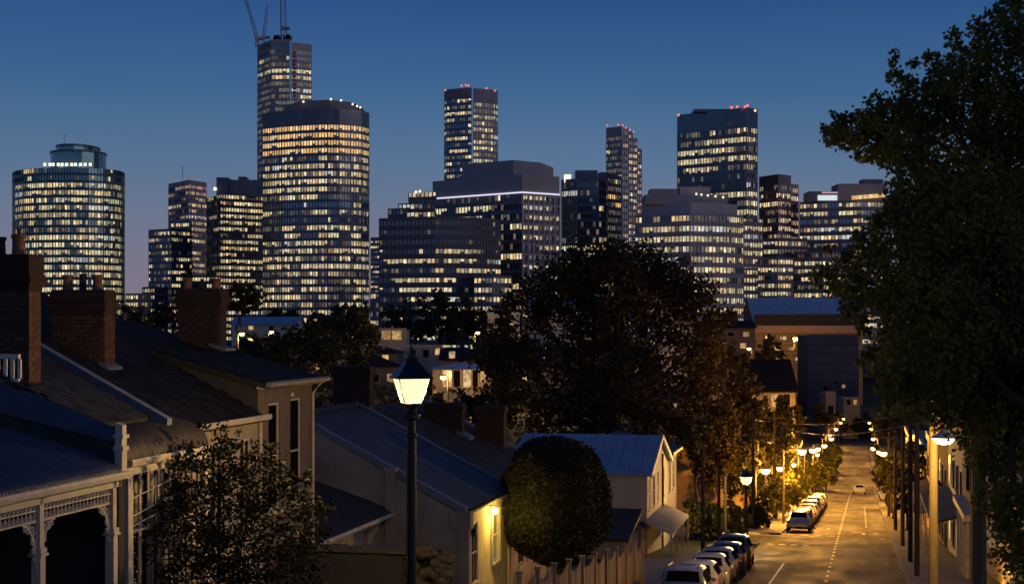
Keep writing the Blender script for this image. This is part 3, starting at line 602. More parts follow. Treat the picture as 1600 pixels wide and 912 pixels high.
tower("lit_midrise", "many-windowed mid-rise at the foot of the black slab tower", [(1128, 692), (1160, 688), (1192, 696)], 22, zY(346, 690), 3.7, 1.6, G_GREY, C_MID, .42, .7, (L_PALE, L_WARM), blank=2)
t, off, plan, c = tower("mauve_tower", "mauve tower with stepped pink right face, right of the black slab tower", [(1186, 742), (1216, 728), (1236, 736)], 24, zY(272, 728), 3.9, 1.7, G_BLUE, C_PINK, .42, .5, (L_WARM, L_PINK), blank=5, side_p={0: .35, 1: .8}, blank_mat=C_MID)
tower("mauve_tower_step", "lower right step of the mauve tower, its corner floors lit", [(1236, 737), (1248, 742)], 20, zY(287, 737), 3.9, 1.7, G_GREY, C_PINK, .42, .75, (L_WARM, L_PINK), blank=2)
tower("lit_midrise", "lower mid-rise with long lit floors in front of the mauve tower", [(1176, 706), (1216, 700), (1262, 706)], 18, zY(372, 702), 3.7, 1.7, G_GREY, C_BROWN, .45, .65, (L_WARM, L_PALE, L_PINK), blank=1.5)
Y = 720
t, off, plan, c = tower("sign_block", "long office block with a glowing blank sign on its roof, beside the big tree", [(1249, Y + 8), (1310, Y), (1345, Y - 6), (1392, Y - 2)], 30, zY(314, Y), 3.75, 1.7, G_BLUE, C_MID, .45, .6, (L_WARM, L_PALE, L_PINK), blank=1.0, fin=.2)
roof_block(t, off, "crown_block", 1264, 1312, Y + 2, 299, zY(314, Y), 14, C_MID); roof_block(t, off, "crown_block", 1310, 1384, Y, 287, zY(314, Y), 16, C_GREY); roof_block(t, off, "plant_room", 1348, 1380, Y + 4, 280, zY(288, Y), 8, C_MID)
q0, q1 = at_Y(1278, 313, Y + 1.5), at_Y(1308, 305, Y + 1.5)
MB().box(q0.x, q1.x, q0.y, q0.y + .4, q0.z, q1.z).build("sign_panel", E_SIGN, t, off)
MB().box(q0.x + 2, q1.x + 5, q0.y, q0.y + .3, q1.z + 1.0, q1.z + 1.5).build("sign_strip", glow_mat("pink_sign_tube", (.95, .55, .62), .7), t, off)
lw = MB()
for k in range(17): q = at_Y(1331 + k * 3.1, 309 - k * .25, Y - 7); lw.box(q.x, q.x + .75, q.y, q.y + .3, q.z - .9, q.z + .9)
lw.build("lit_top_floor", L_AMBER, t, off, kind="stuff")
for i, (x0, x1, py, Yb, pp, m_, lab) in enumerate(((1190, 1240, 402, 692, .65, C_MID, "dim low office block behind the blue-roofed warehouse"), (1240, 1330, 392, 694, .6, C_BROWN, "brown low office block showing beside the big tree's edge"), (1130, 1185, 418, 684, .6, C_BROWN, "low brown office block behind the fig tree's right shoulder"), (196, 236, 458, 760, .35, C_DARK, "tiny dark block at the foot of the round tower"), (222, 262, 448, 820, .3, C_DARK, "small dark block left of the low dark stepped block"), (300, 345, 430, 800, .5, C_BROWN, "low brown block at the foot of the pink slim tower"), (578, 606, 455, 620, .3, C_DARK, "low dark block at the foot of the thin far-off tower"), (740, 800, 430, 585, .55, C_DARK, "dark low block in front of the strip-lit block"), (860, 960, 425, 640, .55, C_BROWN, "low brown block at the foot of the almost unlit tower"))):
    tower("office_block", lab, [(x0, Yb + 4), ((x0 + x1) / 2, Yb), (x1, Yb + 5)], 18, zY(py, Yb), 3.6, 1.7, G_DARK, m_, .45, pp, (L_WARM, L_PALE), blank=1, group="low office blocks")

# ------------------------------------------------------------------ building pieces for the terrace houses
BRICK_L = MB().box(-.11, .11, -.012, .012, -.036, .036).mesh("brick", M_BRICK); BRICK_S = MB().box(-.052, .052, -.012, .012, -.036, .036).mesh("brick", M_BRICK)
BRICK_LD = MB().box(-.11, .11, -.012, .012, -.036, .036).mesh("brick", M_BRICKD); BRICK_SD = MB().box(-.052, .052, -.012, .012, -.036, .036).mesh("brick", M_BRICKD)
def chimney(H, v, u, wv, wu, z0, z1, pots, courses=None, dark=False, capz=.5, parent=None, ped=True, label=None):
    """v = street-side face, u = near face; wv, wu its widths; z0..z1 shaft incl. cap; bricks laid on the two faces in view"""
    zc = z1 - capz
    c = H.part("chimney", box(v - wv, v, u, u + wu, z0 - .8, z1 - .03), M_MORTAR, label=label)
    L, S_ = (BRICK_LD, BRICK_SD) if dark else (BRICK_L, BRICK_S)
    n = int((zc - z0) / .086)
    for i in range(n):
        z = zc - .045 - i * .086; off = .115 if i % 2 else 0
        x = v - wv + .005 - (0 if not off else 0)
        pos = 0.0 + (0 if not off else 0)
        first = True
        while pos < wv - .03:                              # near face
            l = .105 if (first and off) else .22
            if pos + l > wv: l = .105 if pos + .105 <= wv + .02 else 0
            if not l: break
            H.piece("brick", L if l > .2 else S_, v - wv + pos + l / 2, u - .008 + random.uniform(-.003, .003), z, c); pos += l + .010; first = False
        pos = 0.0; first = True
        while pos < wu - .03:                              # street face
            l = .105 if (first and not off) else .22
            if pos + l > wu: l = .105 if pos + .105 <= wu + .02 else 0
            if not l: break
            H.piece("brick", L if l > .2 else S_, v + .008 + random.uniform(-.003, .003), u + pos + l / 2, z, c, (0, 0, R(90))); pos += l + .010; first = False
    mb = MB(); steps = ((.02, 0, .07), (.05, .07, .14), (.085, .14, .24), (.06, .24, .29), (.035, .29, capz - .02), (.015, capz - .02, capz + .02))
    i0 = 0
    rings = []
    for e, a, b in steps: rings += [(e, zc + a), (e, zc + b)]
    for e, z in rings: mb.v += [(v - wv - e, u - e, z), (v + e, u - e, z), (v + e, u + wu + e, z), (v - wv - e, u + wu + e, z)]
    for k in range(len(rings) - 1):
        for j in range(4): mb.f.append((k * 4 + j, k * 4 + (j + 1) % 4, (k + 1) * 4 + (j + 1) % 4, (k + 1) * 4 + j))
    e = (len(rings) - 1) * 4; mb.f.append((e, e + 1, e + 2, e + 3)); mb.m = [0] * len(mb.f)
    H.part("cornice", mb, M_BRICKD, c)
    for q, (fr, h, r) in enumerate(pots):
        pm_ = MB().lathe([(r * 1.15, 0), (r * 1.15, .05), (r * .95, .07), (r * .85, h * .8), (r * 1.05, h * .84), (r * 1.05, h), (r * .8, h), (r * .75, h - .12)], 14, (v - wv * fr, u + wu / 2, z1 - .03))
        H.part("chimney_pot", pm_, M_TERRA if q != 1 else M_DARK, c, smooth=False)
    return c
def tiled_roof(H, v0, z0, v1, z1, u0, u1, w, h, m, count=300, order=1, base=True, name="roof", trim=None, thick=.02):
    """courses of overlapping tiles on the slope from the eave (v0, z0) up to (v1, z1); trim(u, t) tells which tiles exist"""
    rf = H.part(name, MB().prism([(v0, u0, z0 - .05), (v1, u0, z1 - .05), (v1, u0, z1 - .16), (v0, u0, z0 - .16)], (0, u1 - u0, 0)), M_DARK)
    L = math.hypot(v1 - v0, z1 - z0); ang = math.atan2(z1 - z0, v0 - v1); nr = int(L / h); nc = int((u1 - u0) / w)
    me = MB().hexa([(0, .006, 0), (0, w - .006, 0), (-h * 1.12, w - .006, -.004), (-h * 1.12, .006, -.004), (0, .006, thick), (0, w - .006, thick), (-h * 1.12, w - .006, .006), (-h * 1.12, .006, .006)]).mesh("roof_tile", m)
    left, rest = count, MB(); cells = []
    for r in range(nr):
        for c in range(nc + 1):
            uu = u0 + c * w - (w / 2 if r % 2 else 0)
            if uu < u0 - .01 or uu + w > u1 + .02: continue
            t = (r + .0) / nr
            if trim and not trim(uu, t): continue
            cells.append((uu, t))
    for i, (uu, t) in enumerate(cells):
        v, z = lerp(v0, v1, t), lerp(z0, z1, t) - .03 + random.uniform(-.004, .004)
        if i < left: H.piece("roof_tile", me, v, uu, z, rf, (random.uniform(-.015, .015), ang + .03 + random.uniform(-.012, .012), random.uniform(-.01, .01)))
        else:
            rot = Matrix.Rotation(ang + .03 + random.uniform(-.012, .012), 3, 'Y')
            rest.hexa([rot @ Vector(q.co) + Vector((v, uu, z)) for q in me.vertices])
    if rest.f: H.part("roof_tiles", rest, m, rf, kind="stuff")
    return rf
def corrugated(H, prof, u0, u1, m, name="roof", pitch=.076, amp=.012, parent=None):
    """prof: points (v, z) from gutter to top; waves run across it"""
    n = int((u1 - u0) / pitch * 6); rows = []
    for v, z in prof: rows.append([(v, lerp(u0, u1, i / n), z + amp * math.sin(2 * math.pi * (u1 - u0) / pitch * i / n)) for i in range(n + 1)])
    mb = MB().grid(rows); mb.grid([[(v, u, z - .03) for v, u, z in r] for r in rows][::-1])
    return H.part(name, mb, m, parent, smooth=True)
def wall_v(H, v, u0, u1, z0, z1, m, holes=(), d=.10, name="wall", parent=None, label=None):
    """wall facing the street in the plane v, with real openings (ua, ub, za, zb)"""
    us = sorted({u0, u1, *[h[0] for h in holes], *[h[1] for h in holes]}); zz = sorted({z0, z1, *[h[2] for h in holes], *[h[3] for h in holes]}); mb = MB()
    for a, b in zip(us[:-1], us[1:]):
        for c, e in zip(zz[:-1], zz[1:]):
            if any(h[0] <= a and b <= h[1] and h[2] <= c and e <= h[3] for h in holes): continue
            mb.face([(v, a, c), (v, b, c), (v, b, e), (v, a, e)])
    for a, b, c, e in holes:
        mb.face([(v, a, c), (v, a, e), (v - d, a, e), (v - d, a, c)]); mb.face([(v, b, c), (v - d, b, c), (v - d, b, e), (v, b, e)])
        mb.face([(v, a, e), (v, b, e), (v - d, b, e), (v - d, a, e)]); mb.face([(v, a, c), (v - d, a, c), (v - d, b, c), (v, b, c)])
    mb.face([(v - d, u0, z0), (v - d, u1, z0), (v - d, u1, z1), (v - d, u0, z1)]); mb.face([(v, u0, z1), (v, u1, z1), (v - d, u1, z1), (v - d, u0, z1)])
    for q in mb.v: pass
    o = H.part(name, mb, m, parent, label=label)
    return o
def window(H, v, ua, ub, za, zb, d=.075, lit=None, bars=(1, 1), fm=None, name="window", sill=True, parent=None):
    fm = fm or M_CREAM; x = v - d; w = .05; mb = MB()
    mb.box(x, x + .05, ua, ua + w, za, zb); mb.box(x, x + .05, ub - w, ub, za, zb); mb.box(x + .002, x + .048, ua + w, ub - w, zb - w, zb); mb.box(x + .002, x + .048, ua + w, ub - w, za, za + w)
    for k in range(1, bars[0] + 1): uu = lerp(ua, ub, k / (bars[0] + 1)); mb.box(x + .006, x + .05, uu - .015, uu + .015, za + w, zb - w)
    for k in range(1, bars[1] + 1): z_ = lerp(za, zb, k / (bars[1] + 1)); mb.box(x + .004, x + .054, ua + w, ub - w, z_ - .02, z_ + .02)
    f = H.part(name, mb, fm, parent)
    H.part("pane", box(x - .01, x + .015, ua + w * .5, ub - w * .5, za + w * .5, zb - w * .5), lit or M_GLASS, f)
    if sill: H.part("sill", box(v - .02, v + .07, ua - .06, ub + .06, za - .09, za - .005), fm, f)
    return f
def gutter(H, v, u0, u1, z, m, name="gutter"):
    pr = [(v - .06, z), (v + .05, z + .015), (v + .075, z - .03), (v + .06, z - .10), (v - .02, z - .12), (v - .06, z - .12)]
    return H.part(name, MB().prism([(a, u0, b) for a, b in pr], (0, u1 - u0, 0)), m)

# ------------------------------------------------------------------ terrace with the iron-lace veranda (nearest, left edge)
H1 = House("terrace_house", "nearest terrace with corrugated veranda, cream iron lace and arched dark openings", "house", -14, 20, zs(20), group="terrace houses stepping down the hill")
pr1 = [(-11.92, -2.52), (-11.95, -2.44), (-12.1, -2.36), (-12.5, -2.22), (-13.2, -2.02), (-14.0, -1.84), (-15.2, -1.66)]
corrugated(H1, pr1, 15.5, 23.36, M_CORR, "veranda_roof", pitch=.085, amp=.016)
gutter(H1, -11.92, 15.5, 23.62, -2.52, M_CREAM)
H1.part("fascia", box(-12.09, -12.0, 15.5, 23.5, -2.76, -2.645), M_CREAM)
H1.part("wall", MB().box(-15.6, -15.2, 15.5, 23.3, -8, -1.68), M_DARKWALL)
H1.part("balcony_floor", MB().box(-15.2, -12.0, 15.5, 23.3, -5.6, -5.4), M_DARK)
fw = H1.part("party_wall", MB().prism([(-15.6, 23.4, -1.2), (-12.0, 23.4, -1.98), (-12.0, 23.4, -8.2), (-15.6, 23.4, -8.2)], (0, .2, 0)), M_DARKWALL)
H1.part("coping", MB().hexa([(-15.6, 23.32, -1.24), (-12.07, 23.34, -2.02), (-12.07, 23.5, -1.98), (-15.6, 24.0, -.76), (-15.6, 23.32, -1.14), (-12.07, 23.34, -1.93), (-12.07, 23.5, -1.80), (-15.6, 24.0, -.66)]), M_CORR, fw)
H1.part("pilaster", MB().box(-12.06, -11.93, 23.37, 23.55, -2.50, -1.96).box(-12.08, -11.90, 23.35, 23.57, -2.16, -2.09).box(-12.08, -11.90, 23.35, 23.57, -1.96, -1.90).prism([(-12.06, 23.39, -1.90), (-11.93, 23.39, -1.90), (-11.93, 23.39, -1.74), (-12.06, 23.39, -1.70)], (0, .14, 0)), M_CREAM, fw)
def lace_panel(H, ua, ub, zb, zt_, v=-12.06):
    """cast-iron frieze: rails, rings and scrolls"""
    mb = MB(); mb.box(v - .02, v + .02, ua, ub, zt_ - .03, zt_); mb.box(v - .02, v + .02, ua, ub, zb, zb + .028); zm = lerp(zb, zt_, .52); mb.box(v - .015, v + .015, ua, ub, zm - .011, zm + .011)
    n = int((ub - ua) / .115)
    for i in range(n):
        c = ua + (ub - ua) * (i + .5) / n
        for zc_, r in ((lerp(zm, zt_, .5), .046), (lerp(zb, zm, .45), .040)):
            mb.tube([(v, c + r * math.cos(t * math.pi / 4), zc_ + r * 1.1 * math.sin(t * math.pi / 4)) for t in range(9)], .0105, 4, cap=False)
        mb.box(v - .008, v + .008, c - .006, c + .006, zb, zt_); mb.tube([(v, c - .05, zb + .02), (v, c, zb + .085), (v, c + .05, zb + .02)], .010, 4)
        mb.tube([(v, c - .055, zm), (v, c, zm + .05), (v, c + .055, zm)], .009, 4)
    o = H.part("lace_frieze", mb, M_CREAM); o["kind"] = "stuff"; return o
def lace_bracket(H, u, s, z, v=-12.06, w=.42, h=.78):
    mb = MB(); arc = [(v, u + s * w * (1 - math.cos(t)) if False else u + s * w * (1 - math.sin(t)), z - h + h * (1 - math.cos(t))) for t in [k * math.pi / 20 for k in range(11)]]
    # the curved edge runs from the post low down to the rail further out
    cv = [(v, u + s * w * (1 - math.cos(a)), z - h + h * math.sin(a)) for a in [k * math.pi / 20 for k in range(11)]]
    mb.tube(cv, .020, 5); mb.tube([(v, u, z), (v, u + s * w, z)], .012, 4); mb.tube([(v, u, z), (v, u, z - h)], .012, 4)
    for a in range(1, 9):
        q = cv[a]; cx_, cz_ = lerp(u, q[1], .45), lerp(z, q[2], .55) if False else lerp(q[2], z, .42)
        mb.tube([q, (v, lerp(q[1], u + s * .04, .5), lerp(q[2], z, .25)), (v, u + s * w * .32, z - h * .30)], .011, 4)
    for (du, dz, r) in ((.12, .12, .07), (.24, .09, .055), (.10, .27, .06), (.08, .42, .045), (.33, .06, .04), (.06, .55, .032)):
        mb.tube([(v, u + s * (du + r * math.cos(t * math.pi / 4)), z - dz + r * math.sin(t * math.pi / 4)) for t in range(9)], .014, 4, cap=False)
        mb.tube([(v, u + s * (du + r * .5 * math.cos(t * math.pi / 3)), z - dz + r * .5 * math.sin(t * math.pi / 3)) for t in range(7)], .009, 4, cap=False)
    o = H.part("lace_bracket", mb, M_CREAM); o["kind"] = "stuff"; return o
for u in (18.4, 20.95, 23.26):
    H1.part("post", MB().box(-12.12, -12.0, u - .06, u + .06, -3.42, -2.655).box(-12.15, -11.97, u - .09, u + .09, -3.50, -3.42).box(-12.17, -11.95, u - .11, u + .11, -3.54, -3.50).box(-12.135, -11.985, u - .075, u + .075, -5.5, -3.54), M_CREAM)
for ua, ub in ((18.46, 20.89), (21.01, 23.20)): lace_panel(H1, ua, ub, -3.02, -2.70); lace_bracket(H1, ua, 1, -3.03); lace_bracket(H1, ub, -1, -3.03)
bal = H1.part("balustrade", MB().box(-15.9, -14.05, 23.74, 23.82, -.66, -.58).box(-15.9, -14.05, 23.75, 23.81, -1.06, -1.0), M_WHITE)
bm_ = MB().box(-.03, .03, -.02, .02, -.17, .17).mesh("baluster", M_WHITE)
for k in range(14): H1.piece("baluster", bm_, -15.8 + k * .135, 23.78, -.83, bal)
H1.part("roof_behind", MB().prism([(-14.0, 23.75, -1.15), (-18, 23.75, .1), (-18, 23.75, -2), (-14, 23.75, -2)], (0, .8, 0)), M_CORR)
chimney(H1, -14.0, 23.98, 1.1, .42, -1.25, 1.12, ((.28, .40, .12), (.62, .36, .12)), capz=.62)

# ------------------------------------------------------------------ second terrace: blue slope, bullnose veranda, shuttered balcony
H2 = House("terrace_house", "second terrace with rounded rusty veranda roof and slatted timber balcony screen", "house", -14, 25, zs(25), group="terrace houses stepping down the hill")
z_e2, z_t2 = -1.74, 1.0
tiled_roof(H2, -12.7, z_e2, -17.6, z_e2 + 4.9 * .52, 23.75, 26.0, .25, .19, M_SLATE, count=140)
H2.part("coping", MB().prism([(-12.35, 25.96, -1.80), (-17.6, 25.96, .93), (-17.6, 25.96, .70), (-12.35, 25.96, -2.03)], (0, .20, 0)), M_FLASH)
prb = [(-12.0, -2.34), (-12.02, -2.24), (-12.07, -2.13), (-12.18, -2.02), (-12.35, -1.93), (-12.6, -1.86), (-12.9, -1.80)]
corrugated(H2, prb, 23.72, 27.0, M_CORRB, "veranda_roof", pitch=.085, amp=.018)
gutter(H2, -11.98, 23.72, 27.05, -2.36, M_CREAM)
H2.part("fascia", box(-12.16, -12.04, 23.7, 27.0, -2.62, -2.48), M_CREAM)
H2.part("wall", box(-13.6, -13.3, 23.7, 27.0, -8.3, -1.85), M_STUCCO)
H2.part("corner_post", MB().box(-12.15, -11.99, 23.72, 23.9, -5.6, -2.62).box(-12.15, -11.99, 26.82, 27.0, -5.6, -2.62), M_CREAM, kind="stuff")
scr = H2.part("balcony_screen", MB().box(-12.13, -12.07, 23.9, 26.82, -3.62, -3.58).box(-12.13, -12.07, 23.9, 26.82, -5.5, -5.4), M_CREAM)
sl = MB().box(-.015, .015, -.052, .052, -1.42, 1.42).mesh("slat", [mat("pale_screen_timber", (.40, .32, .23), .8, .3, 3, stretch=(5, 5, .5), island=.4)])
uu = 23.97
while uu < 26.8:
    if random.random() < .84: H2.piece("slat", sl, -12.09 + random.uniform(-.012, .012), uu, -4.04, scr, (0, 0, random.uniform(-.25, .25)))
    uu += random.choice((.115, .125, .16, .19))
ropes = MB()
for z in (-2.95, -3.25, -3.42): ropes.tube([(-12.0, 23.9, z - .06), (-12.0, 25.4, z + .12), (-12.0, 26.8, z + .16)], .010, 4)
ropes.tube([(-12.0, 24.75, -2.7), (-12.0, 24.78, -3.9)], .01, 4)
H2.part("cables", ropes, M_WHITE, kind="stuff")

# ------------------------------------------------------------------ third house: broad tiled roof, pale front
H3 = House("tiled_house", "house with broad dark tiled roof and pale front half hidden by the shrub", "house", -14, 29, zs(29), group="terrace houses stepping down the hill")
tiled_roof(H3, -12.75, -2.06, -18.5, -2.06 + 5.75 * .50, 26.2, 31.75, .27, .20, M_TILE, count=298)
gutter(H3, -12.70, 26.9, 31.8, -2.07, M_CREAM)
hol3 = [(27.6, 28.25, -4.6, -2.7), (29.2, 29.85, -4.6, -2.55), (30.7, 31.3, -4.6, -2.55)]
wall_v(H3, -12.92, 26.9, 31.78, -9, -2.16, M_STUCCO, hol3)
for h in hol3: window(H3, -12.92, *h)
H3.part("drainpipe", MB().tube([(-12.86, 31.7, -2.2), (-12.86, 31.7, -8.5)], .035, 8), M_CREAM)
chimney(H3, -15.0, 28.6, 1.16, .45, -.95, .60, ((.22, .36, .11), (.5, .38, .075), (.80, .36, .11)), capz=.5)
H3.part("flashing", MB().prism([(-14.86, 28.52, -1.02), (-15.1, 28.52, -.90), (-15.1, 28.52, -.84), (-14.86, 28.52, -.96)], (0, .62, 0)), M_FLASH)

# ------------------------------------------------------------------ fourth house: taller taupe block with two slim windows
H4 = House("tall_brick_house", "taller taupe brick house with two tall slim windows under a low hipped roof", "house", -15, 33.5, zs(33), group="terrace houses stepping down the hill")
hol4 = [(32.5, 33.2, -4.3, -1.88), (33.85, 34.6, -4.3, -1.84)]
wall_v(H4, -13.0, 31.85, 35.3, -9.5, -1.42, M_TAUPE, hol4, d=.11)
for h in hol4: window(H4, -13.0, *h, d=.085, bars=(0, 1))
H4.part("lintel", MB().box(-13.04, -12.97, 33.9, 34.0, -1.78, -1.70), M_WHITE)
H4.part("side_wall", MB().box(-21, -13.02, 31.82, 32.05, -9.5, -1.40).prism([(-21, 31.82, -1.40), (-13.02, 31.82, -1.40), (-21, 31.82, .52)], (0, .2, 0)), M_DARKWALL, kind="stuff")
sp4 = .262
tiled_roof(H4, -12.72, -1.36, -20.5, -1.36 + 7.78 * sp4, 31.72, 35.5, .27, .24, M_TILE, count=0)
gutter(H4, -12.68, 31.7, 35.55, -1.37, M_FLASH)
H4.part("soffit", MB().box(-12.98, -12.72, 31.75, 35.45, -1.52, -1.46), M_CREAM)
H4.part("drainpipe", MB().tube([(-12.72, 35.2, -1.5), (-12.94, 35.22, -1.75), (-12.94, 35.22, -9)], .035, 8), M_CREAM)
chimney(H4, -15.05, 34.5, 1.08, .42, -.80, .72, ((.16, .32, .11), (.55, .26, .075), (.86, .34, .11)), dark=True, capz=.42)
H4.part("flashing", MB().prism([(-14.85, 34.4, -.74), (-15.3, 34.4, -.62), (-15.3, 34.4, -.55), (-14.85, 34.4, -.68)], (0, .6, 0)), M_FLASH)

# ------------------------------------------------------------------ low cottage with the rusty veranda
H5a = House("low_cottage", "low cottage with rusty corrugated veranda roof and weathered pale front", "house", -16, 41, zs(41), group="terrace houses stepping down the hill")
corrugated(H5a, [(-14.25, -5.98), (-14.4, -5.90), (-15.0, -5.66), (-15.9, -5.36), (-17.0, -5.02)], 36.5, 45.98, M_CORRB, "veranda_roof", pitch=.085, amp=.016)
gutter(H5a, -14.22, 36.5, 45.95, -5.99, M_CREAM)
hol5 = [(38.0, 38.9, -8.6, -6.4), (40.0, 41.0, -8.2, -6.5), (42.2, 43.1, -8.2, -6.5), (44.0, 44.9, -8.9, -6.4)]
wall_v(H5a, -14.75, 36.5, 45.95, -9.7, -5.9, M_STUCCO, hol5)
for h in hol5[1:3]: window(H5a, -14.75, *h)
for h in (hol5[0], hol5[3]):
    dr = H5a.part("door", box(-14.93, -14.88, h[0], h[1], h[2], h[3]), M_DARK); H5a.part("handle", MB().lathe([(.03, 0), (.035, .03), (.01, .06)], 8, (-14.88, h[1] - .12, lerp(h[2], h[3], .45)), ax='x'), M_FLASH, dr)
H5a.part("bracket", MB().prism([(-14.74, 44.95, -6.1), (-14.3, 44.95, -6.1), (-14.74, 44.95, -7.0)], (0, .06, 0)), M_CREAM)
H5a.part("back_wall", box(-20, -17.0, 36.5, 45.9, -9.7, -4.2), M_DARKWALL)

# ------------------------------------------------------------------ grey-roofed cottage with the porch light
H5 = House("grey_roofed_cottage", "cottage with plain grey sheet roof and porch light glowing on its yellow front", "house", -15, 49, zs(49), group="terrace houses stepping down the hill")
ve, ze, vr, zr, ua, ub = -11.85, -5.82, -17.6, -2.98, 46.15, 52.3
rf = H5.part("roof", MB().prism([(ve, ua, ze - .06), (vr, ua, zr - .06), (vr, ua, zr - .3), (ve, ua, ze - .2)], (0, ub - ua, 0)).prism([(vr, ua, zr - .06), (vr - 5.5, ua, ze - .06), (vr - 5.5, ua, ze - .3), (vr, ua, zr - .3)], (0, ub - ua, 0)), M_DARK, kind="stuff")
L = math.hypot(vr - ve, zr - ze); ang = math.atan2(zr - ze, ve - vr); ns, nl = 7, 2; sw, sl_ = (ub - ua) / ns, L / nl
me = MB().hexa([(0, .012, 0), (0, sw - .012, 0), (-sl_ * 1.0 + .012, sw - .012, 0), (-sl_ + .012, .012, 0), (0, .012, .02), (0, sw - .012, .02), (-sl_ + .012, sw - .012, .02), (-sl_ + .012, .012, .02)]).mesh("roof_sheet", M_SHEET)
for a in range(ns):
    for b in range(nl): H5.piece("roof_sheet", me, lerp(ve, vr, b / nl), ua + a * sw, lerp(ze, zr, b / nl) - .05 + random.uniform(0, .012), rf, (0, ang + random.uniform(-.004, .004), 0))
H5.part("ridge_capping", MB().prism([(vr + .22, ua, zr - .07), (vr, ua, zr + .07), (vr - .22, ua, zr - .07), (vr, ua, zr - .02)], (0, ub - ua, 0)), M_SHEET)
H5.part("coping", MB().prism([(-11.9, ua - .22, ze + .03), (vr, ua - .22, zr + .09), (vr, ua - .22, zr - .12), (-11.9, ua - .22, ze - .20)], (0, .3, 0)), M_FLASH)
H5.part("coping", MB().prism([(-11.9, ub - .06, ze + .03), (vr, ub - .06, zr + .09), (vr, ub - .06, zr - .12), (-11.9, ub - .06, ze - .20)], (0, .22, 0)), M_FLASH)
H5.part("party_wall", MB().prism([(-12.0, ua - .2, ze - .2), (vr, ua - .2, zr - .12), (vr - 5.5, ua - .2, ze - .2), (vr - 5.5, ua - .2, -10.2), (-12.0, ua - .2, -10.2)], (0, .24, 0)), M_COTT)
H5.part("pilaster", MB().box(-14.45, -14.15, ua - .34, ua - .16, -10.2, -4.70).box(-14.5, -14.1, ua - .37, ua - .14, -4.72, -4.58), M_COTT)
H5.part("pilaster", MB().box(-12.35, -11.72, ua - .30, ua + .06, -6.45, -5.9).box(-12.1, -11.78, ua - .27, ua + .02, -10.2, -6.43), M_COTT)
hl5 = [(47.1, 47.9, -8.35, -6.45), (49.9, 50.8, -8.1, -6.35)]
wall_v(H5, -12.0, ua + .05, ub - .02, -10.2, -5.98, mat("warm_cream_render", (.50, .42, .24), .9, .25, 1.4, bump=.2), hl5)
window(H5, -12.0, *hl5[0]); window(H5, -12.0, *hl5[1], bars=(0, 1), lit=lit_mat("blind_lit_from_inside", [(1, .70, .25), (1, .74, .30)], .10, .16))
for a in (49.62, 50.8): H5.part("shutter", box(-12.0 + .012, -11.95, a, a + .27, -8.15, -6.33), M_CREAM)
gutter(H5, -11.82, ua + .1, ub, ze - .07, M_DARK)
H5.part("corner_quoin", box(-12.02, -11.94, ub - .16, ub + .03, -10.2, -6.1), M_CREAM)
pl = H5.part("porch_lamp", MB().lathe([(.03, -.12), (.10, -.08), (.12, 0), (.10, .08), (.04, .12)], 10, (-11.82, 49.45, -6.30)), E_SODIUM)
H5.part("lamp_bracket", MB().tube([(-11.99, 49.45, -6.12), (-11.82, 49.45, -6.10), (-11.82, 49.45, -6.18)], .02, 6), M_BLACK, pl)
point_light("porch_light", W(49.45, -11.55, -6.34), 170, (1, .66, .12), .08)
H5.part("wall_lamp", MB().lathe([(.05, -.16), (.09, -.1), (.09, .05), (.04, .12)], 8, (-11.72, 46.25, -6.55)), M_BLACK)

# ------------------------------------------------------------------ chimneyed house with the slate roof behind it
H6 = House("slate_roofed_house", "house with blue-grey slate roof and two squat brick chimneys behind the round clipped tree", "house", -15, 57, zs(57), group="terrace houses stepping down the hill")
tiled_roof(H6, -12.0, -6.35, -18.2, -3.30, 52.6, 62.4, .34, .30, M_SLATE, count=290)
wall_v(H6, -12.25, 52.6, 62.3, -11.5, -6.5, M_STUCCO, [(55, 56, -9, -7.2), (58.5, 59.5, -9, -7.2)])
window(H6, -12.25, 55, 56, -9, -7.2); window(H6, -12.25, 58.5, 59.5, -9, -7.2)
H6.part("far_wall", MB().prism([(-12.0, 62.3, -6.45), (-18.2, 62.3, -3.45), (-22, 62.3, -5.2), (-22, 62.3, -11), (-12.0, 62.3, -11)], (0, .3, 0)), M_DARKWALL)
H6.part("coping", MB().prism([(-11.95, 62.3, -6.27), (-18.2, 62.3, -3.22), (-18.2, 62.3, -3.4), (-11.95, 62.3, -6.45)], (0, .32, 0)), M_FLASH)
chimney(H6, -15.55, 59.4, 1.5, .5, -4.8, -3.35, (), dark=True, capz=.36)
chimney(H6, -14.25, 61.2, 1.2, .5, -5.3, -3.55, (), dark=True, capz=.30)
H6.part("flashing", MB().prism([(-15.2, 59.3, -4.85), (-15.75, 59.3, -4.58), (-15.75, 59.3, -4.40), (-15.2, 59.3, -4.66)], (0, .7, 0)), M_FLASH)
HD = House("brick_chimney_stack", "broad dark brick chimney stack rising behind the big street lamp", "chimney", -17, 52.4, -3.6)
chimney(HD, -17.15, 52.45, 1.35, .48, -3.9, -1.68, (), dark=True, capz=.40)

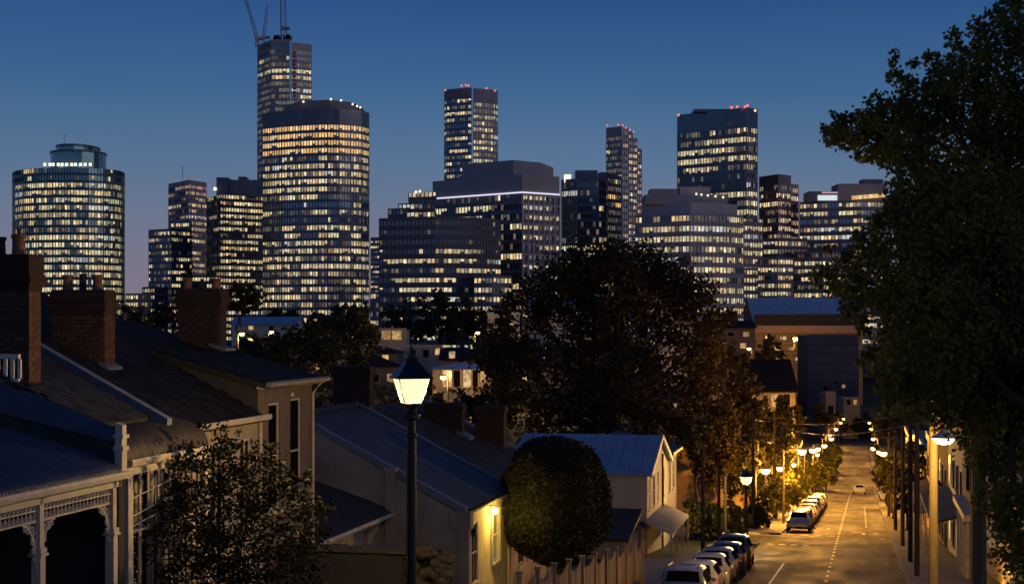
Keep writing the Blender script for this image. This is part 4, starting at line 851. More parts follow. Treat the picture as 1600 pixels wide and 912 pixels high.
# ------------------------------------------------------------------ two-storey gabled house with the pale blue roof
H7 = House("gabled_house", "two-storey weatherboard house with pale blue gable roof and street awning", "house", -16, 93, zs(93), group="terrace houses stepping down the hill")
ug0, ug1, um, ze7, zr7 = 87.9, 97.2, 92.6, -8.75, -6.95
zb7 = zs(94) - .3
for (a, s) in ((ug0 - .3, 1), (ug1 + .3, -1)):
    n = 12; L0, L1 = a, um
    H7.part("roof", MB().prism([(-11.7, L0, ze7 - .04), (-11.7, L1, zr7), (-11.7, L1, zr7 - .15), (-11.7, L0, ze7 - .2)], (-8.6, 0, 0)), M_BLUEROOF)
    if s > 0:
        rb = MB()
        for k in range(14): v = -11.75 - k * .65; rb.hexa([(v - .03, L0, ze7 - .045), (v + .03, L0, ze7 - .045), (v + .03, L1, zr7 - .005), (v - .03, L1, zr7 - .005), (v - .02, L0, ze7 + .0), (v + .02, L0, ze7 + .0), (v + .02, L1, zr7 + .04), (v - .02, L1, zr7 + .04)])
        H7.part("roof_ribs", rb, M_BLUEROOF, kind="stuff")
H7.part("bargeboard", MB().prism([(-11.72, ug0 - .35, ze7 - .02), (-11.72, um, zr7 + .06), (-11.72, ug1 + .35, ze7 - .02), (-11.72, ug1 + .35, ze7 - .30), (-11.72, um, zr7 - .24), (-11.72, ug0 - .35, ze7 - .30)], (.10, 0, 0)), M_WHITE)
sd_ = MB().box(-20, -12.03, ug0, ug0 + .2, zb7, ze7 - .1); H7.part("side_wall", sd_, M_BOARD)
bd = MB().hexa([(-3.98, -.02, -.11), (3.98, -.02, -.11), (3.98, .01, -.11), (-3.98, .01, -.11), (-3.98, -.004, .11), (3.98, -.004, .11), (3.98, .01, .11), (-3.98, .01, .11)]).mesh("weatherboard", M_BOARD)
for k in range(20): H7.piece("weatherboard", bd, -16.02, ug0 - .012, ze7 - .25 - k * .22)
h7 = [(88.6, 89.4, -11.0, -9.2), (90.6, 91.5, -11.0, -9.2), (92.5, 93.4, -11.0, -9.2), (95.0, 95.9, -11.0, -9.2)]
wall_v(H7, -12.0, ug0, ug1, zb7, ze7 - .05, M_BOARD, h7)
for i, h in enumerate(h7): window(H7, -12.0, *h, lit=L_HOUSE if i in (0, 2) else None)
H7.part("gable", MB().prism([(-12.0, ug0, ze7 - .05), (-12.0, um, zr7 - .14), (-12.0, ug1, ze7 - .05)], (-.2, 0, 0)), M_BOARD)
H7.part("downpipe", MB().tube([(-11.9, 94.3, -8.2), (-11.9, 94.3, zb7)], .06, 8), M_DARK)
hx = [(98.4, 99.3, -11.0, -9.0), (100.3, 101.2, -11.0, -9.0)]
wall_v(H7, -12.0, ug1 + .01, 102.4, zb7, -8.4, M_PALEWALL, hx, name="wing_wall")
for h in hx: window(H7, -12.0, *h)
H7.part("wing_roof", MB().prism([(-11.6, 97.6, -8.42), (-16, 97.6, -7.4), (-16, 97.6, -7.6), (-11.6, 97.6, -8.6)], (0, 5.3, 0)), M_CORR)
H7.part("wing_cornice", box(-11.98, -11.85, 97.3, 102.5, -8.72, -8.56), M_WHITE)
corrugated(H7, [(-10.4, -12.15), (-10.45, -12.07), (-11.0, -11.82), (-11.98, -11.42)], 86.5, 95.5, M_PALEWALL, "street_awning", pitch=.30, amp=.03)
for u in (86.7, 89.6, 92.4, 95.3): H7.part("post", box(-10.52, -10.42, u - .05, u + .05, zs(u), -12.15), M_CREAM)
H7.part("leanto_roof", MB().prism([(-12.2, 82.4, -11.8), (-12.2, 87.6, -10.8), (-12.2, 87.6, -10.95), (-12.2, 82.4, -11.95)], (-9, 0, 0)), M_CORRB)
H7.part("leanto_wall", box(-21, -12.3, 82.7, 87.6, zs(85) - .3, -11.9), M_STUCCO)

# ------------------------------------------------------------------ front fence, garden wall, lamps
bd_v = None
FN = House("paling_fence", "weathered timber paling fence stepping down beside the round clipped tree", "fence", -9, 55, zs(55))
pal = {}
for k in range(6): pal[k] = MB().hexa([(-.012, -.07, -1.2), (.012, -.07, -1.2), (.012, .07, -1.2), (-.012, .07, -1.2), (-.012, -.07, .9 + .02 * k), (.012, -.07, .9 + .02 * k), (.012, .07, .88 + .02 * (5 - k)), (-.012, .07, .88 + .02 * (5 - k))]).mesh("paling", M_TIMBER)
def fence_top(u): return -7.45 - (u - 43.5) * .103
u = 40.5; i = 0
while u < 64.4:
    bay = (u - 40.5) % 2.4 / 2.4; z = fence_top(u - (u - 40.5) % 2.4 + 1.2) + .26 * (bay - .5) ** 2 * 4 - .05
    FN.piece("paling", pal[i % 6], -9.0 + random.uniform(-.015, .015), u, z - .95, rot=(random.uniform(-.02, .02), 0, random.uniform(-.06, .06))); u += .158; i += 1
for k in range(11): 
    u = 40.45 + k * 2.4; z = fence_top(u); FN.part("post", MB().box(-9.05, -8.92, u - .07, u + .07, z - 3.2, z + .30).box(-9.08, -8.89, u - .10, u + .10, z + .30, z + .36), M_TIMBER)
    if k < 10: FN.part("rail", MB().hexa([(-9.09, u, z - 1.2), (-9.02, u, z - 1.2), (-9.02, u + 2.4, z - 1.45), (-9.09, u + 2.4, z - 1.45), (-9.09, u, z - 1.1), (-9.02, u, z - 1.1), (-9.02, u + 2.4, z - 1.35), (-9.09, u + 2.4, z - 1.35)]), M_TIMBER)
GW = House("garden_wall", "rough dark garden wall with a lit stone top behind the big street lamp", "wall", -11, 33, zs(33))
GW.part("wall", box(-13.2, -9.3, 33.0, 33.4, zs(33), -5.22), M_DARKWALL)
for k in range(11): a = -13.25 + k * .36; GW.part("coping_stone", box(a, a + .35, 32.92 + random.uniform(-.02, .02), 33.48, -5.22, -5.13 + random.uniform(-.015, .02)), M_STONE)
rs = MB()
stc = rng.random((60, 4))
GWs = []
for a, b, c_, d_ in stc:
    r = .09 + .08 * d_; v, z = -9.75 + a * .85, -6.2 + b * 1.15
    o = GW.part("stone", MB().lathe([(r * .5, -r * .7), (r * .95, -r * .2), (r, r * .25), (r * .5, r * .65)], 6, (v, 32.92 - c_ * .1, z), phase=a * 6), M_STONE)

# ------------------------------------------------------------------ street lamps
def heritage_lamp(label, u, v, zg, zglass, s=1.0, power=500, turn=.9):
    """iron post with a four-sided lantern; zglass = top edge of the glass, s = size of the lantern"""
    b = W(u, v, zg); t = thing("street_lamp", label, "street lamp", b, turn, "iron lantern lamps on the left pavement"); H = zglass - zg; o = (0, 0, 0)
    g1, g0, gh = .285 * s * 1.414, .150 * s * 1.414, .45 * s; zb = H - gh
    MB().lathe([(.16 * s, 0), (.16 * s, .5), (.13 * s, .6), (.13 * s, .9), (.095 * s, 1.0), (.092 * s, zb - .62 * s), (.105 * s, zb - .60 * s), (.105 * s, zb - .54 * s), (.075 * s, zb - .52 * s), (.075 * s, zb - .30 * s)], 14).build("post", M_BLACK, t, smooth=False)
    MB().lathe([(.10 * s, zb - .30 * s), (.155 * s, zb - .27 * s), (.155 * s, zb - .20 * s), (.09 * s, zb - .17 * s), (.11 * s, zb - .06 * s), (.17 * s, zb - .01 * s)], 12).build("collar", M_BLACK, t)
    mb = MB()
    for a in range(4):                                    # four glass panes
        p = lambda r, k, z: (r * math.cos((k + .5) * math.pi / 2), r * math.sin((k + .5) * math.pi / 2), z)
        mb = MB(); mb.face([p(g0 * .97, a, zb), p(g0 * .97, a + 1, zb), p(g1 * .97, a + 1, H), p(g1 * .97, a, H)]); mb.build("lantern_pane", E_LANTERN, t)
        MB().tube([p(g0, a, zb - .01), p(g1, a, H + .01)], .013 * s, 5).build("glazing_bar", M_BLACK, t)
    MB().lathe([(g0 * 1.05, zb - .02 * s), (g0 * 1.05, zb + .01 * s)], 4, phase=math.pi / 4).build("lantern_base", M_BLACK, t)
    MB().lathe([(g1 * 1.16, H), (g1 * 1.18, H + .025 * s), (g1 * .86, H + .12 * s), (g1 * .50, H + .26 * s), (g1 * .34, H + .31 * s), (g1 * .36, H + .36 * s), (g1 * .20, H + .38 * s), (g1 * .20, H + .44 * s), (g1 * .08, H + .47 * s), (g1 * .10, H + .52 * s), (.01, H + .62 * s)], 4, phase=math.pi / 4).build("lantern_roof", M_BLACK, t)
    point_light("lantern_light", (0, 0, H - .2 * s), power, (1, .62, .22), .10 * s, t)
    return t
heritage_lamp("big black iron street lamp with brightly glowing lantern among the terrace roofs", 26.6, -7.9, zs(26.6) + .13, -1.05, 1.0, 1150, STREET_ROT + R(29))
heritage_lamp("smaller black lantern lamp at the side-street corner behind the parked cars", 97.6, -7.05, zs(97.6) + .13, zs(97.6) + 4.35, 1.05, 2400, .4)
def tall_lamp(label, u, v, h, side=1, power=700, arm=1.5, group="street lamps along the lower street", col=(1, .43, .055), zg=None, bowl=1.35):  # bowl oversizes the glowing lamp bowl to stand for glare
    zg = zt(u, v) if zg is None else zg; b = W(u, v, zg); t = thing("street_lamp", label, "street lamp", b, STREET_ROT, group)
    MB().lathe([(.12, 0), (.10, 1.2), (.06, h - .2), (.05, h)], 8).build("post", M_DPOLE, t)
    MB().tube([(0, 0, h - .3), (side * arm * .4, 0, h + .05), (side * arm, 0, h + .12)], .035, 6).build("arm", M_DPOLE, t)
    MB().hexa([(side * arm - .35, -.14, h + .0), (side * arm + .35, -.14, h), (side * arm + .35, .14, h), (side * arm - .35, .14, h), (side * arm - .3, -.1, h + .16), (side * arm + .3, -.1, h + .16), (side * arm + .3, .1, h + .16), (side * arm - .3, .1, h + .16)]).build("lamp_head", M_DPOLE, t)
    MB().lathe([(.04 * bowl, -.30 * bowl), (.2 * bowl, -.24 * bowl), (.27 * bowl, -.08 * bowl), (.24 * bowl, 0)], 10, (side * arm, 0, h - .02)).build("lamp_bowl", E_SODIUM, t)
    point_light("street_light", (side * arm, 0, h - .2 - .42 * bowl), power, col, .15, t); return t
for i, (u, v, h, pw, lab) in enumerate(((128, -6.2, 6.2, 1500, "street lamp among the lit leaves, nearest of the lower-street row"), (160, -6.3, 6.4, 1500, "street lamp above the yellow-green street tree, left of a close pair"), (178, -6.3, 6.6, 1200, "right lamp of the close pair above the yellow-green street tree"), (212, -6.3, 7.2, 1500, "street lamp just beyond the close pair down the street"), (262, -6.3, 8, 1300, "bright lamp halfway down the street, below the pale gable"), (312, -6.3, 8.4, 1300, "lamp between the bright one and the street's far end"), (385, -6.3, 8.2, 1200, "second farthest lamp in the street's left row"), (450, -6.3, 8.0, 1100, "farthest small lamp at the end of the street"))):
    tall_lamp(lab, u, v, h, 1, pw * 5.6)
for u, v, h, lab in ((158, 3.0, 6.2, "lamp among the right pavement trees, nearest of the right row"), (188, 3.0, 6.4, "second lamp of the right row, above the parked white sedan"), (286, 3.0, 7.4, "third lamp of the right row far down the street"), (350, 3.0, 7.6, "fourth lamp of the right row near the street's end"), (420, 3.0, 7.6, "farthest lamp of the right row at the street's end"), (238, -7.2, 6.0, "low lamp between house fronts halfway down the left side"), (124, -8.2, 4.6, "added low lamp lighting the first row-house front, half hidden in leaves"), (147, -8.2, 4.6, "added low lamp lighting the second row-house front, behind the lit kerb trees"), (172, -8.1, 4.8, "added low lamp lighting the third row-house front, left of the lamp pair"), (203, -8.1, 5.0, "added low lamp lighting the kerb trees beyond the lamp pair"), (340, -7.4, 6.4, "low lamp by the house fronts far down the left side")):  # low lamps by row-house fronts and kerb trees are added to light them
    tall_lamp(lab, u, v, h, -1 if v > 0 else 1, 5000 if u > 130 else 2600, .8)
tall_lamp("small pale lamp above the right pavement trees far down the street", 225, 3.2, 7.0, -1, 4200)

# right pole with the wide white lamp
b = W(58.9, 2.62, zs(59) + .13); PT = thing("power_pole", "timber power pole coloured pale for lamplight, carrying the bright hanging street lamp on the right", "pole", b, STREET_ROT, "poles on the right pavement")
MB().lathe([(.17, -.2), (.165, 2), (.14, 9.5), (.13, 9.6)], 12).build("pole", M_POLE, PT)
MB().box(-1.1, 1.1, -.06, .06, 8.7, 8.82).build("crossarm", M_DPOLE, PT)
MB().tube([(0, -.1, 6.4), (.15, -1.0, 6.95), (.25, -2.3, 7.0)], .03, 6).build("lamp_bracket", M_DPOLE, PT)
hl = (.25, -2.3, 6.62)
MB().lathe([(.02, .38), (.06, .34), (.09, .2), (.20, .12), (.44, -.02), (.46, -.05), (.43, -.05), (.05, .08)], 18, hl).build("lamp_shade", M_WHITE, PT)
MB().lathe([(.05, -.30), (.26, -.25), (.41, -.08), (.40, -.03)], 14, hl).build("lamp_bowl", glow_mat("pale_lamp_bowl", (1, .76, .36), 6), PT)  # bowl widened to stand for the lamp's glare
point_light("street_light", (hl[0], hl[1], hl[2] - .52), 2900, (1, .50, .08), .16, PT)
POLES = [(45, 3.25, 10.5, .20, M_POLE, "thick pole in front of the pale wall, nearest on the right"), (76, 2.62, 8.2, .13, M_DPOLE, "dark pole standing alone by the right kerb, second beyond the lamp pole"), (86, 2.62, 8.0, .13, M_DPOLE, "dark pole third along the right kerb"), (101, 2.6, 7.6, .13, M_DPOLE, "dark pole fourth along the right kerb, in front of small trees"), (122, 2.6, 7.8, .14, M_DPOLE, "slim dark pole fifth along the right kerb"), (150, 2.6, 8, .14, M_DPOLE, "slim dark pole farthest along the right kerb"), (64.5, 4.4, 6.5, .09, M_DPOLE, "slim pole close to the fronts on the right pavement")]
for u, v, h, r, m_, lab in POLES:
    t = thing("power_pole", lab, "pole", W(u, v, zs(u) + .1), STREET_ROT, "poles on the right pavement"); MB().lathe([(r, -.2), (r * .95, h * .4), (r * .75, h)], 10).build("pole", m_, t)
    if h > 7.7: MB().box(-.9, .9, -.05, .05, h - .6, h - .5).build("crossarm", M_DPOLE, t)
for u, v, h, lab in ((91.5, -8.2, 5.2, "dark slim pole beside the awning house"), (100.5, -8.6, 4.3, "dark post right of the corner lantern lamp"), (84, -8.4, 6.4, "dark pole in front of the gabled house"), (118, -8.0, 9, "dark pole rising through the left street trees"), (140, -7.6, 9.6, "dark pole beyond the corner on the left pavement")):
    t = thing("power_pole", lab, "pole", W(u, v, zs(u)), STREET_ROT, "poles on the left pavement"); MB().lathe([(.11, -.2), (.10, h * .5), (.08, h)], 10).build("pole", M_DPOLE, t)
    if h > 8: MB().box(-.9, .9, -.05, .05, h - .6, h - .5).build("crossarm", M_DPOLE, t)
def wire(label, a, b, sag, r=.012, n=14):
    a, b = Vector(a), Vector(b); mb = MB(); pts = [a.lerp(b, k / n) - Vector((0, 0, sag * 4 * (k / n) * (1 - k / n))) for k in range(n + 1)]
    mb.tube(pts, r, 4); o = mb.build("overhead_wire", M_BLACK); props(o, label, "wire", "overhead wires along the street")
PW = lambda u, v, h: W(u, v, zs(u) + h)
wire("overhead wire between the lamp pole and the lone dark pole", PW(59, 2.0, 8.9), PW(76, 2.0, 7.8), .25)
wire("thin span crossing the street from the lone dark pole to the left trees", PW(76, 2.6, 7.9), PW(118, -8, 8.5), .5, .014)
wire("lower thin span crossing the street from the lamp pole toward the corner", PW(59, 2.6, 7.2), PW(140, -7.6, 8.6), .8, .014)
wire("overhead wire along the left trees beyond the corner", PW(118, -8, 8.5), PW(140, -7.6, 9.1), .3)

# ------------------------------------------------------------------ parked cars
CAR_ST = {
 'hatch': [(-2.06, .42, .72, .74, .74, .62), (-2.0, .28, .96, 1.02, .84, .70), (-1.72, .26, 1.0, 1.40, .865, .60), (-1.35, .26, .99, 1.49, .88, .60), (-.3, .26, .97, 1.52, .88, .62), (.45, .26, .95, 1.44, .88, .62), (1.15, .26, .93, .98, .88, .74), (1.65, .26, .85, .89, .87, .72), (1.98, .30, .72, .76, .82, .64), (2.06, .42, .60, .62, .72, .56)],
 'wagon': [(-2.30, .42, .78, .80, .76, .64), (-2.25, .30, 1.04, 1.10, .86, .72), (-2.02, .28, 1.08, 1.52, .88, .64), (-1.7, .28, 1.07, 1.62, .90, .64), (-.3, .28, 1.05, 1.66, .90, .66), (.55, .28, 1.03, 1.58, .90, .66), (1.25, .28, 1.0, 1.06, .90, .76), (1.8, .28, .92, .97, .89, .74), (2.18, .32, .80, .84, .84, .66), (2.28, .44, .66, .68, .74, .58)],
 'sedan': [(-2.30, .42, .72, .74, .74, .62), (-2.24, .28, .94, .98, .84, .72), (-1.55, .26, .97, 1.02, .87, .74), (-.95, .26, .97, 1.40, .88, .60), (-.2, .26, .95, 1.44, .88, .61), (.5, .26, .94, 1.37, .88, .61), (1.2, .26, .92, .97, .88, .74), (1.75, .26, .84, .88, .87, .72), (2.15, .30, .72, .76, .82, .64), (2.24, .42, .60, .62, .72, .56)],
}
CABIN = {'hatch': (1, 6), 'wagon': (1, 6), 'sedan': (2, 6)}
CARC = {}
PAINTS = {"white": (.46, .45, .42), "silver": (.24, .24, .24), "dark_blue": (.02, .03, .06), "dark_grey": (.05, .05, .055), "pale_gold": (.36, .31, .21), "black": (.012, .012, .013), "red": (.25, .02, .02)}
def paint(c):
    k = "car_paint_" + c
    if k not in MATS:
        m = mat(k, PAINTS[c], .28, .06, 1, metal=.25 if c in ("silver", "pale_gold", "dark_grey") else 0, spec=.6); b = m.node_tree.nodes["Principled BSDF"]; b.inputs["Coat Weight"].default_value = .8; b.inputs["Coat Roughness"].default_value = .08
    return MATS[k]
def car(label, kind, color, u, v, flip=False, group=None, lights=False, heading=0):
    t = thing("parked_car" if not lights else "moving_car", label, "car", W(u, v, zs(u) + .004), 0, group)
    sl = (zs(u + 1) - zs(u - 1)) / 2; t.rotation_euler = (math.atan(sl) * (-1 if flip else 1), 0, STREET_ROT + (math.pi if flip else 0) + heading)
    S = CAR_ST[kind]; key = (kind, color)
    if key not in CARC:
        d = CARC[key] = {}; mb = MB(); rows = []
        for (y, zsl, zb, zt_, wb, wt) in S:
            r = [(.70 * wb / .88, y, zsl), (wb * .97, y, zsl + .08), (wb + .02, y, lerp(zsl, zb, .55)), (wb, y, zb), (lerp(wb, wt, .88), y, lerp(zb, zt_, .88)), (wt * .86, y, zt_ + .01), (wt * .4, y, zt_ + .035)]
            rows.append(r + [(-x, yy, z) for x, yy, z in r[::-1]])
        mb.grid(rows); n = len(rows[0])
        mb.face(rows[0][::-1]); mb.face(rows[-1]); body = mb.mesh("body", paint(color), smooth=True); d['body'] = [("body", body)]
        c0, c1 = CABIN[kind]; gl = []
        def q(i, w0, w1, a, b, out):                      # strip on the cabin side between stations i and i+1
            return None
        for s in (1, -1):                                 # side windows
            for (a, b) in ((c0 + 1, c0 + 3), (c0 + 3, c1 - 1)) if kind != 'sedan' else ((3, 4), (4, 5)):
                w = MB(); lo, hi = [], []
                for i in range(a, b + 1):
                    y, zsl, zb, zt_, wb, wt = S[i]; y += .05 * (i == a) - .05 * (i == b)
                    lo.append((s * (lerp(wb, wt, .12) + .012), y, lerp(zb, zt_, .12))); hi.append((s * (lerp(wb, wt, .84) + .012), y, lerp(zb, zt_, .82)))
                for k in range(len(lo) - 1): w.face([lo[k], lo[k + 1], hi[k + 1], hi[k]][::s])
                gl.append(("side_window", w.mesh("side_window", M_GLASS)))
        def across(i, j, f0, f1, nm):                     # window across the car between stations i and j
            a, b = S[i], S[j]; w = MB(); P0 = lerp(0, 1, f0)
            def row(f):
                y, zt_, wt = lerp(a[0], b[0], f), lerp(a[3], b[3], f), lerp(a[5], b[5], f); nrm = Vector((0, -(b[3] - a[3]), (b[0] - a[0]))).normalized() * .018
                return [(x * wt, y + nrm.y, zt_ + .012 + zc + nrm.z) for x, zc in ((-.86, 0), (-.4, .024), (.4, .024), (.86, 0))]
            w.grid([row(f0), row((f0 + f1) / 2), row(f1)]); return (nm, w.mesh(nm, M_GLASS))
        gl.append(across(c0, c0 + 1, .12, .98, "rear_window") if kind != 'sedan' else across(2, 3, .08, .92, "rear_window"))
        gl.append(across(c1 - 1, c1, .06, .92, "windscreen")); d['glass'] = gl; li = []
        y0, yb = S[1][0], S[0][0]; zb = S[1][2]
        for s in (1, -1):
            li.append(("tail_light", MB().hexa([(s * .60, y0 - .055, zb - .26), (s * .88, y0 + .10, zb - .26), (s * .90, y0 + .34, zb - .24), (s * .60, y0 + .1, zb - .26), (s * .62, y0 - .02, zb - .03), (s * .875, y0 + .12, zb - .03), (s * .895, y0 + .38, zb - .03), (s * .62, y0 + .1, zb - .03)]).mesh("tail_light", E_TAIL)))
            yf, zf = S[-2][0], S[-2][2]
            li.append(("headlight", MB().hexa([(s * .46, yf + .045, zf - .17), (s * .80, yf - .06, zf - .15), (s * .80, yf - .2, zf - .15), (s * .46, yf - .1, zf - .17), (s * .48, yf + .0, zf - .01), (s * .80, yf - .09, zf + .0), (s * .80, yf - .2, zf + .0), (s * .48, yf - .1, zf - .01)]).mesh("headlight", M_HEADG)))
            li.append(("wing_mirror", MB().hexa([(s * .88, .62, 1.0), (s * 1.05, .60, 1.0), (s * 1.05, .72, 1.0), (s * .88, .74, 1.0), (s * .88, .62, 1.12), (s * 1.04, .60, 1.13), (s * 1.04, .70, 1.13), (s * .88, .72, 1.12)]).mesh("wing_mirror", paint(color))))
        li.append(("number_plate", MB().box(-.19, .19, yb - .025, yb + .02, .62, .72).mesh("number_plate", M_WHITE)))
        li.append(("bumper", MB().hexa([(-.78, yb - .03, .34), (.78, yb - .03, .34), (.86, yb + .2, .34), (-.86, yb + .2, .34), (-.78, yb - .04, .56), (.78, yb - .04, .56), (.87, yb + .2, .56), (-.87, yb + .2, .56)]).mesh("bumper", paint(color))))
        if kind == 'wagon':
            for s in (1, -1): li.append(("roof_rail", MB().tube([(s * .56, S[3][0] - .05, S[3][3] + .03), (s * .56, S[3][0] + .1, S[3][3] + .075), (s * .57, S[5][0] - .3, S[5][3] + .11), (s * .57, S[5][0] - .1, S[5][3] + .03)], .022, 6).mesh("roof_rail", M_RIM)))
        d['lights'] = li
        d['tyre'] = MB().lathe([(.20, -.10), (.30, -.10), (.325, -.06), (.325, .06), (.30, .10), (.20, .10)], 18, ax='x').mesh("wheel", M_TYRE); d['rim'] = MB().lathe([(.03, .085), (.19, .09), (.21, .105), (.20, .06)], 14, ax='x').mesh("rim", M_RIM)
        d['arch'] = MB().lathe([(.36, -.02), (.36, .02)], 18, ax='x').mesh("wheel_arch", M_TYRE)
    d = CARC[key]
    for nm, me in d['body'] + d['glass'] + d['lights']:
        if lights and nm == "headlight": me = me.copy(); me.materials[0] = E_HEAD
        link(nm, me, t)
    for s in (1, -1):
        for y in (S[2][0] + .42 if kind == 'hatch' else S[0][0] + .85, S[-1][0] - .78):
            w = link("wheel", d['tyre'], t); w.location = (s * .80, y, .325); w.rotation_euler = (0, 0, 0 if s > 0 else math.pi); r = link("rim", d['rim'], w)
            a = link("wheel_arch", d['arch'], t); a.location = (s * .885, y, .345)
    return t
for lab, kd, c, u in (("nearest silver wagon at the bottom edge, its rear window facing us", 'wagon', "silver", 57.0), ("white hatchback second in the near kerbside row", 'hatch', "white", 61.7), ("white hatchback third in the near kerbside row", 'hatch', "white", 66.2), ("silver hatchback fourth in the near kerbside row", 'hatch', "silver", 70.7), ("dark blue hatchback fifth in the near kerbside row", 'hatch', "dark_blue", 75.1), ("dark grey wagon last of the near kerbside row, before the corner", 'wagon', "dark_grey", 79.8)):
    car(lab, kd, c, u, -6.3 + random.uniform(-.06, .06), heading=R(2) + random.uniform(-.02, .02), group="cars parked on the near left kerb")
for i, (lab, kd, c) in enumerate((("gold hatchback parked first beyond the corner, headlights toward us", 'hatch', "pale_gold"), ("silver hatchback second beyond the corner", 'hatch', "silver"), ("pale sedan third beyond the corner", 'sedan', "pale_gold"), ("white hatchback fourth beyond the corner under the lit tree", 'hatch', "white"), ("silver wagon fifth beyond the corner", 'wagon', "silver"), ("dark sedan sixth beyond the corner", 'sedan', "dark_grey"), ("white wagon seventh beyond the corner", 'wagon', "white"), ("silver sedan eighth beyond the corner", 'sedan', "silver"), ("dark hatchback ninth beyond the corner", 'hatch', "dark_grey"), ("white hatchback farthest in the left kerbside row", 'hatch', "white"))):
    car(lab, kd, c, 118.5 + i * 6.4, -4.55, flip=(i == 0), group="cars parked beyond the corner")
for i, (lab, kd, c) in enumerate((("white sedan by the right kerb far down the street", 'sedan', "white"), ("dark hatchback beyond the white sedan by the right kerb", 'hatch', "dark_grey"))):
    car(lab, kd, c, (204, 216)[i], 3.3, flip=True, group="cars parked on the right kerb")
tc_ = car("oncoming car with bright headlights far down the street", 'sedan', "white", 238, -.2, flip=True, lights=True)

# ------------------------------------------------------------------ buildings in the middle distance
def block(name, label, cat, px0, px1, Y, pyt, depth, m, zb=None, roof=None, pyr=None, windows=(), group=None, rot=0.0, wm=None, parapet=0, along=False):
    """a house by the pixels of its front; roof: 'gable' (ridge across), 'hip' or None; windows: (x share, pixel y, w, h, lit)"""
    a, b = at_Y(px0, pyt, Y), at_Y(px1, pyt, Y); cx = (a.x + b.x) / 2; u, v = uv_of(cx, Y); zg = (zt(u, v) - .5) if zb is None else zb; w = (b.x - a.x) / 2; h = a.z - zg
    t = thing(name, label, cat, (cx, Y, zg), rot, group)
    MB().box(-w, w, 0, depth, 0, h).build("wall", m, t)
    rm = wm or M_TILE
    if roof == 'gable':
        hr = at_Y(px0, pyr, Y).z - zg; e = .5
        MB().hexa([(-w - e, -e, h - .1), (w + e, -e, h - .1), (w + e, depth / 2, hr), (-w - e, depth / 2, hr), (-w - e, -e, h + .15), (w + e, -e, h + .15), (w + e, depth / 2, hr + .25), (-w - e, depth / 2, hr + .25)]).build("roof", rm, t)
        MB().hexa([(-w - e, depth / 2 + .01, hr), (w + e, depth / 2 + .01, hr), (w + e, depth + e, h), (-w - e, depth + e, h), (-w - e, depth / 2 + .01, hr + .25), (w + e, depth / 2 + .01, hr + .25), (w + e, depth + e, h + .25), (-w - e, depth + e, h + .25)]).build("roof", rm, t)
        MB().prism([(w - .2, 0, h), (w - .2, depth, h), (w - .2, depth / 2, hr)], (.19, 0, 0)).build("gable", m, t); MB().prism([(-w, 0, h), (-w, depth, h), (-w, depth / 2, hr)], (.19, 0, 0)).build("gable", m, t)
    elif roof == 'hip':
        hr = at_Y(px0, pyr, Y).z - zg; e = .5; k = min(w, depth / 2) * .95
        mb = MB(); mb.v = [(-w - e, -e, h), (w + e, -e, h), (w + e, depth + e, h), (-w - e, depth + e, h), (-w + k, depth / 2, hr), (w - k, depth / 2, hr)]
        mb.f = [(0, 1, 5, 4), (1, 2, 5), (2, 3, 4, 5), (3, 0, 4), (3, 2, 1, 0)]; mb.m = [0] * 5; mb.build("roof", rm, t)
    elif parapet:
        MB().box(-w - .15, w + .15, -.15, .25, h - .02, h + parapet).build("parapet", m, t)
    for (fx, py, ww, hh, lit) in windows:
        z = at_Y(px0, py, Y).z - zg; x = lerp(-w, w, fx)
        f = MB().box(x - ww / 2 - .08, x + ww / 2 + .08, -.07, -.005, z - hh / 2 - .08, z + hh / 2 + .08).build("window", M_CREAM, t)
        MB().box(x - ww / 2, x + ww / 2, -.10, -.075, z - hh / 2, z + hh / 2).build("pane", lit or M_GLASS, f)
    return t
L_ = L_HOUSE
block("long_shed", "long pale-roofed shed among amber lights behind the third chimney", "shed", 362, 462, 400, 507, 16, M_CREAM, roof='gable', pyr=496, wm=M_BLUEROOF, windows=[(.3, 512, 1.2, 1, L_), (.62, 512, 1.0, 1, None)])
block("flat_house", "cream flat house with one bright amber window above the big lamp", "house", 570, 634, 330, 516, 12, M_PALEWALL, parapet=.5, windows=[(.52, 523, 2.0, 2.0, L_), (.78, 523, 2.0, 2.0, L_), (.2, 526, 1.0, 1.4, None)])
block("white_house", "white parapeted house just right of the big lamp's finial", "house", 626, 690, 270, 543, 12, M_PALEWALL, parapet=.5, windows=[(.3, 552, 1.0, 1.3, None), (.62, 552, 1.0, 1.3, None), (.9, 549, .8, 1.1, L_)])
block("white_house", "low white house with grey tiled roof behind the lamp's lantern", "house", 556, 622, 255, 552, 12, M_GREYWALL, roof='hip', pyr=541, windows=[(.3, 560, 1.0, 1.2, None), (.7, 560, 1, 1.2, L_)])
block("blue_roofed_house", "white house with small blue hipped roof and warm lit verandah windows", "house", 676, 766, 205, 577, 10, M_PALEWALL, roof='hip', pyr=567, wm=M_BLUEROOF, windows=[(.25, 591, 1.2, 2.2, L_), (.42, 591, .9, 2.2, None), (.60, 591, 1.0, 2.3, L_), (.74, 591, .7, 2.2, None), (.9, 586, 1.0, 1.6, L_)])
block("brown_house", "dim brown-roofed house behind the blue-roofed white house", "house", 690, 792, 245, 562, 12, M_TAUPE, roof='gable', pyr=548, windows=[(.3, 568, 1, 1, None), (.16, 555, .9, 1.2, L_)])
block("white_house", "pale white house glimpsed at the fig tree's left edge", "house", 762, 812, 330, 492, 10, M_WHITE, parapet=.6, windows=[(.3, 502, 1.2, 1.4, None), (.7, 502, 1.2, 1.4, L_)])
block("white_house", "pale house roofline glimpsed through the top of the fig tree", "house", 826, 900, 360, 478, 10, M_WHITE, roof='gable', pyr=468, wm=M_BLUEROOF, windows=[(.4, 486, 1.2, 1.4, None)])
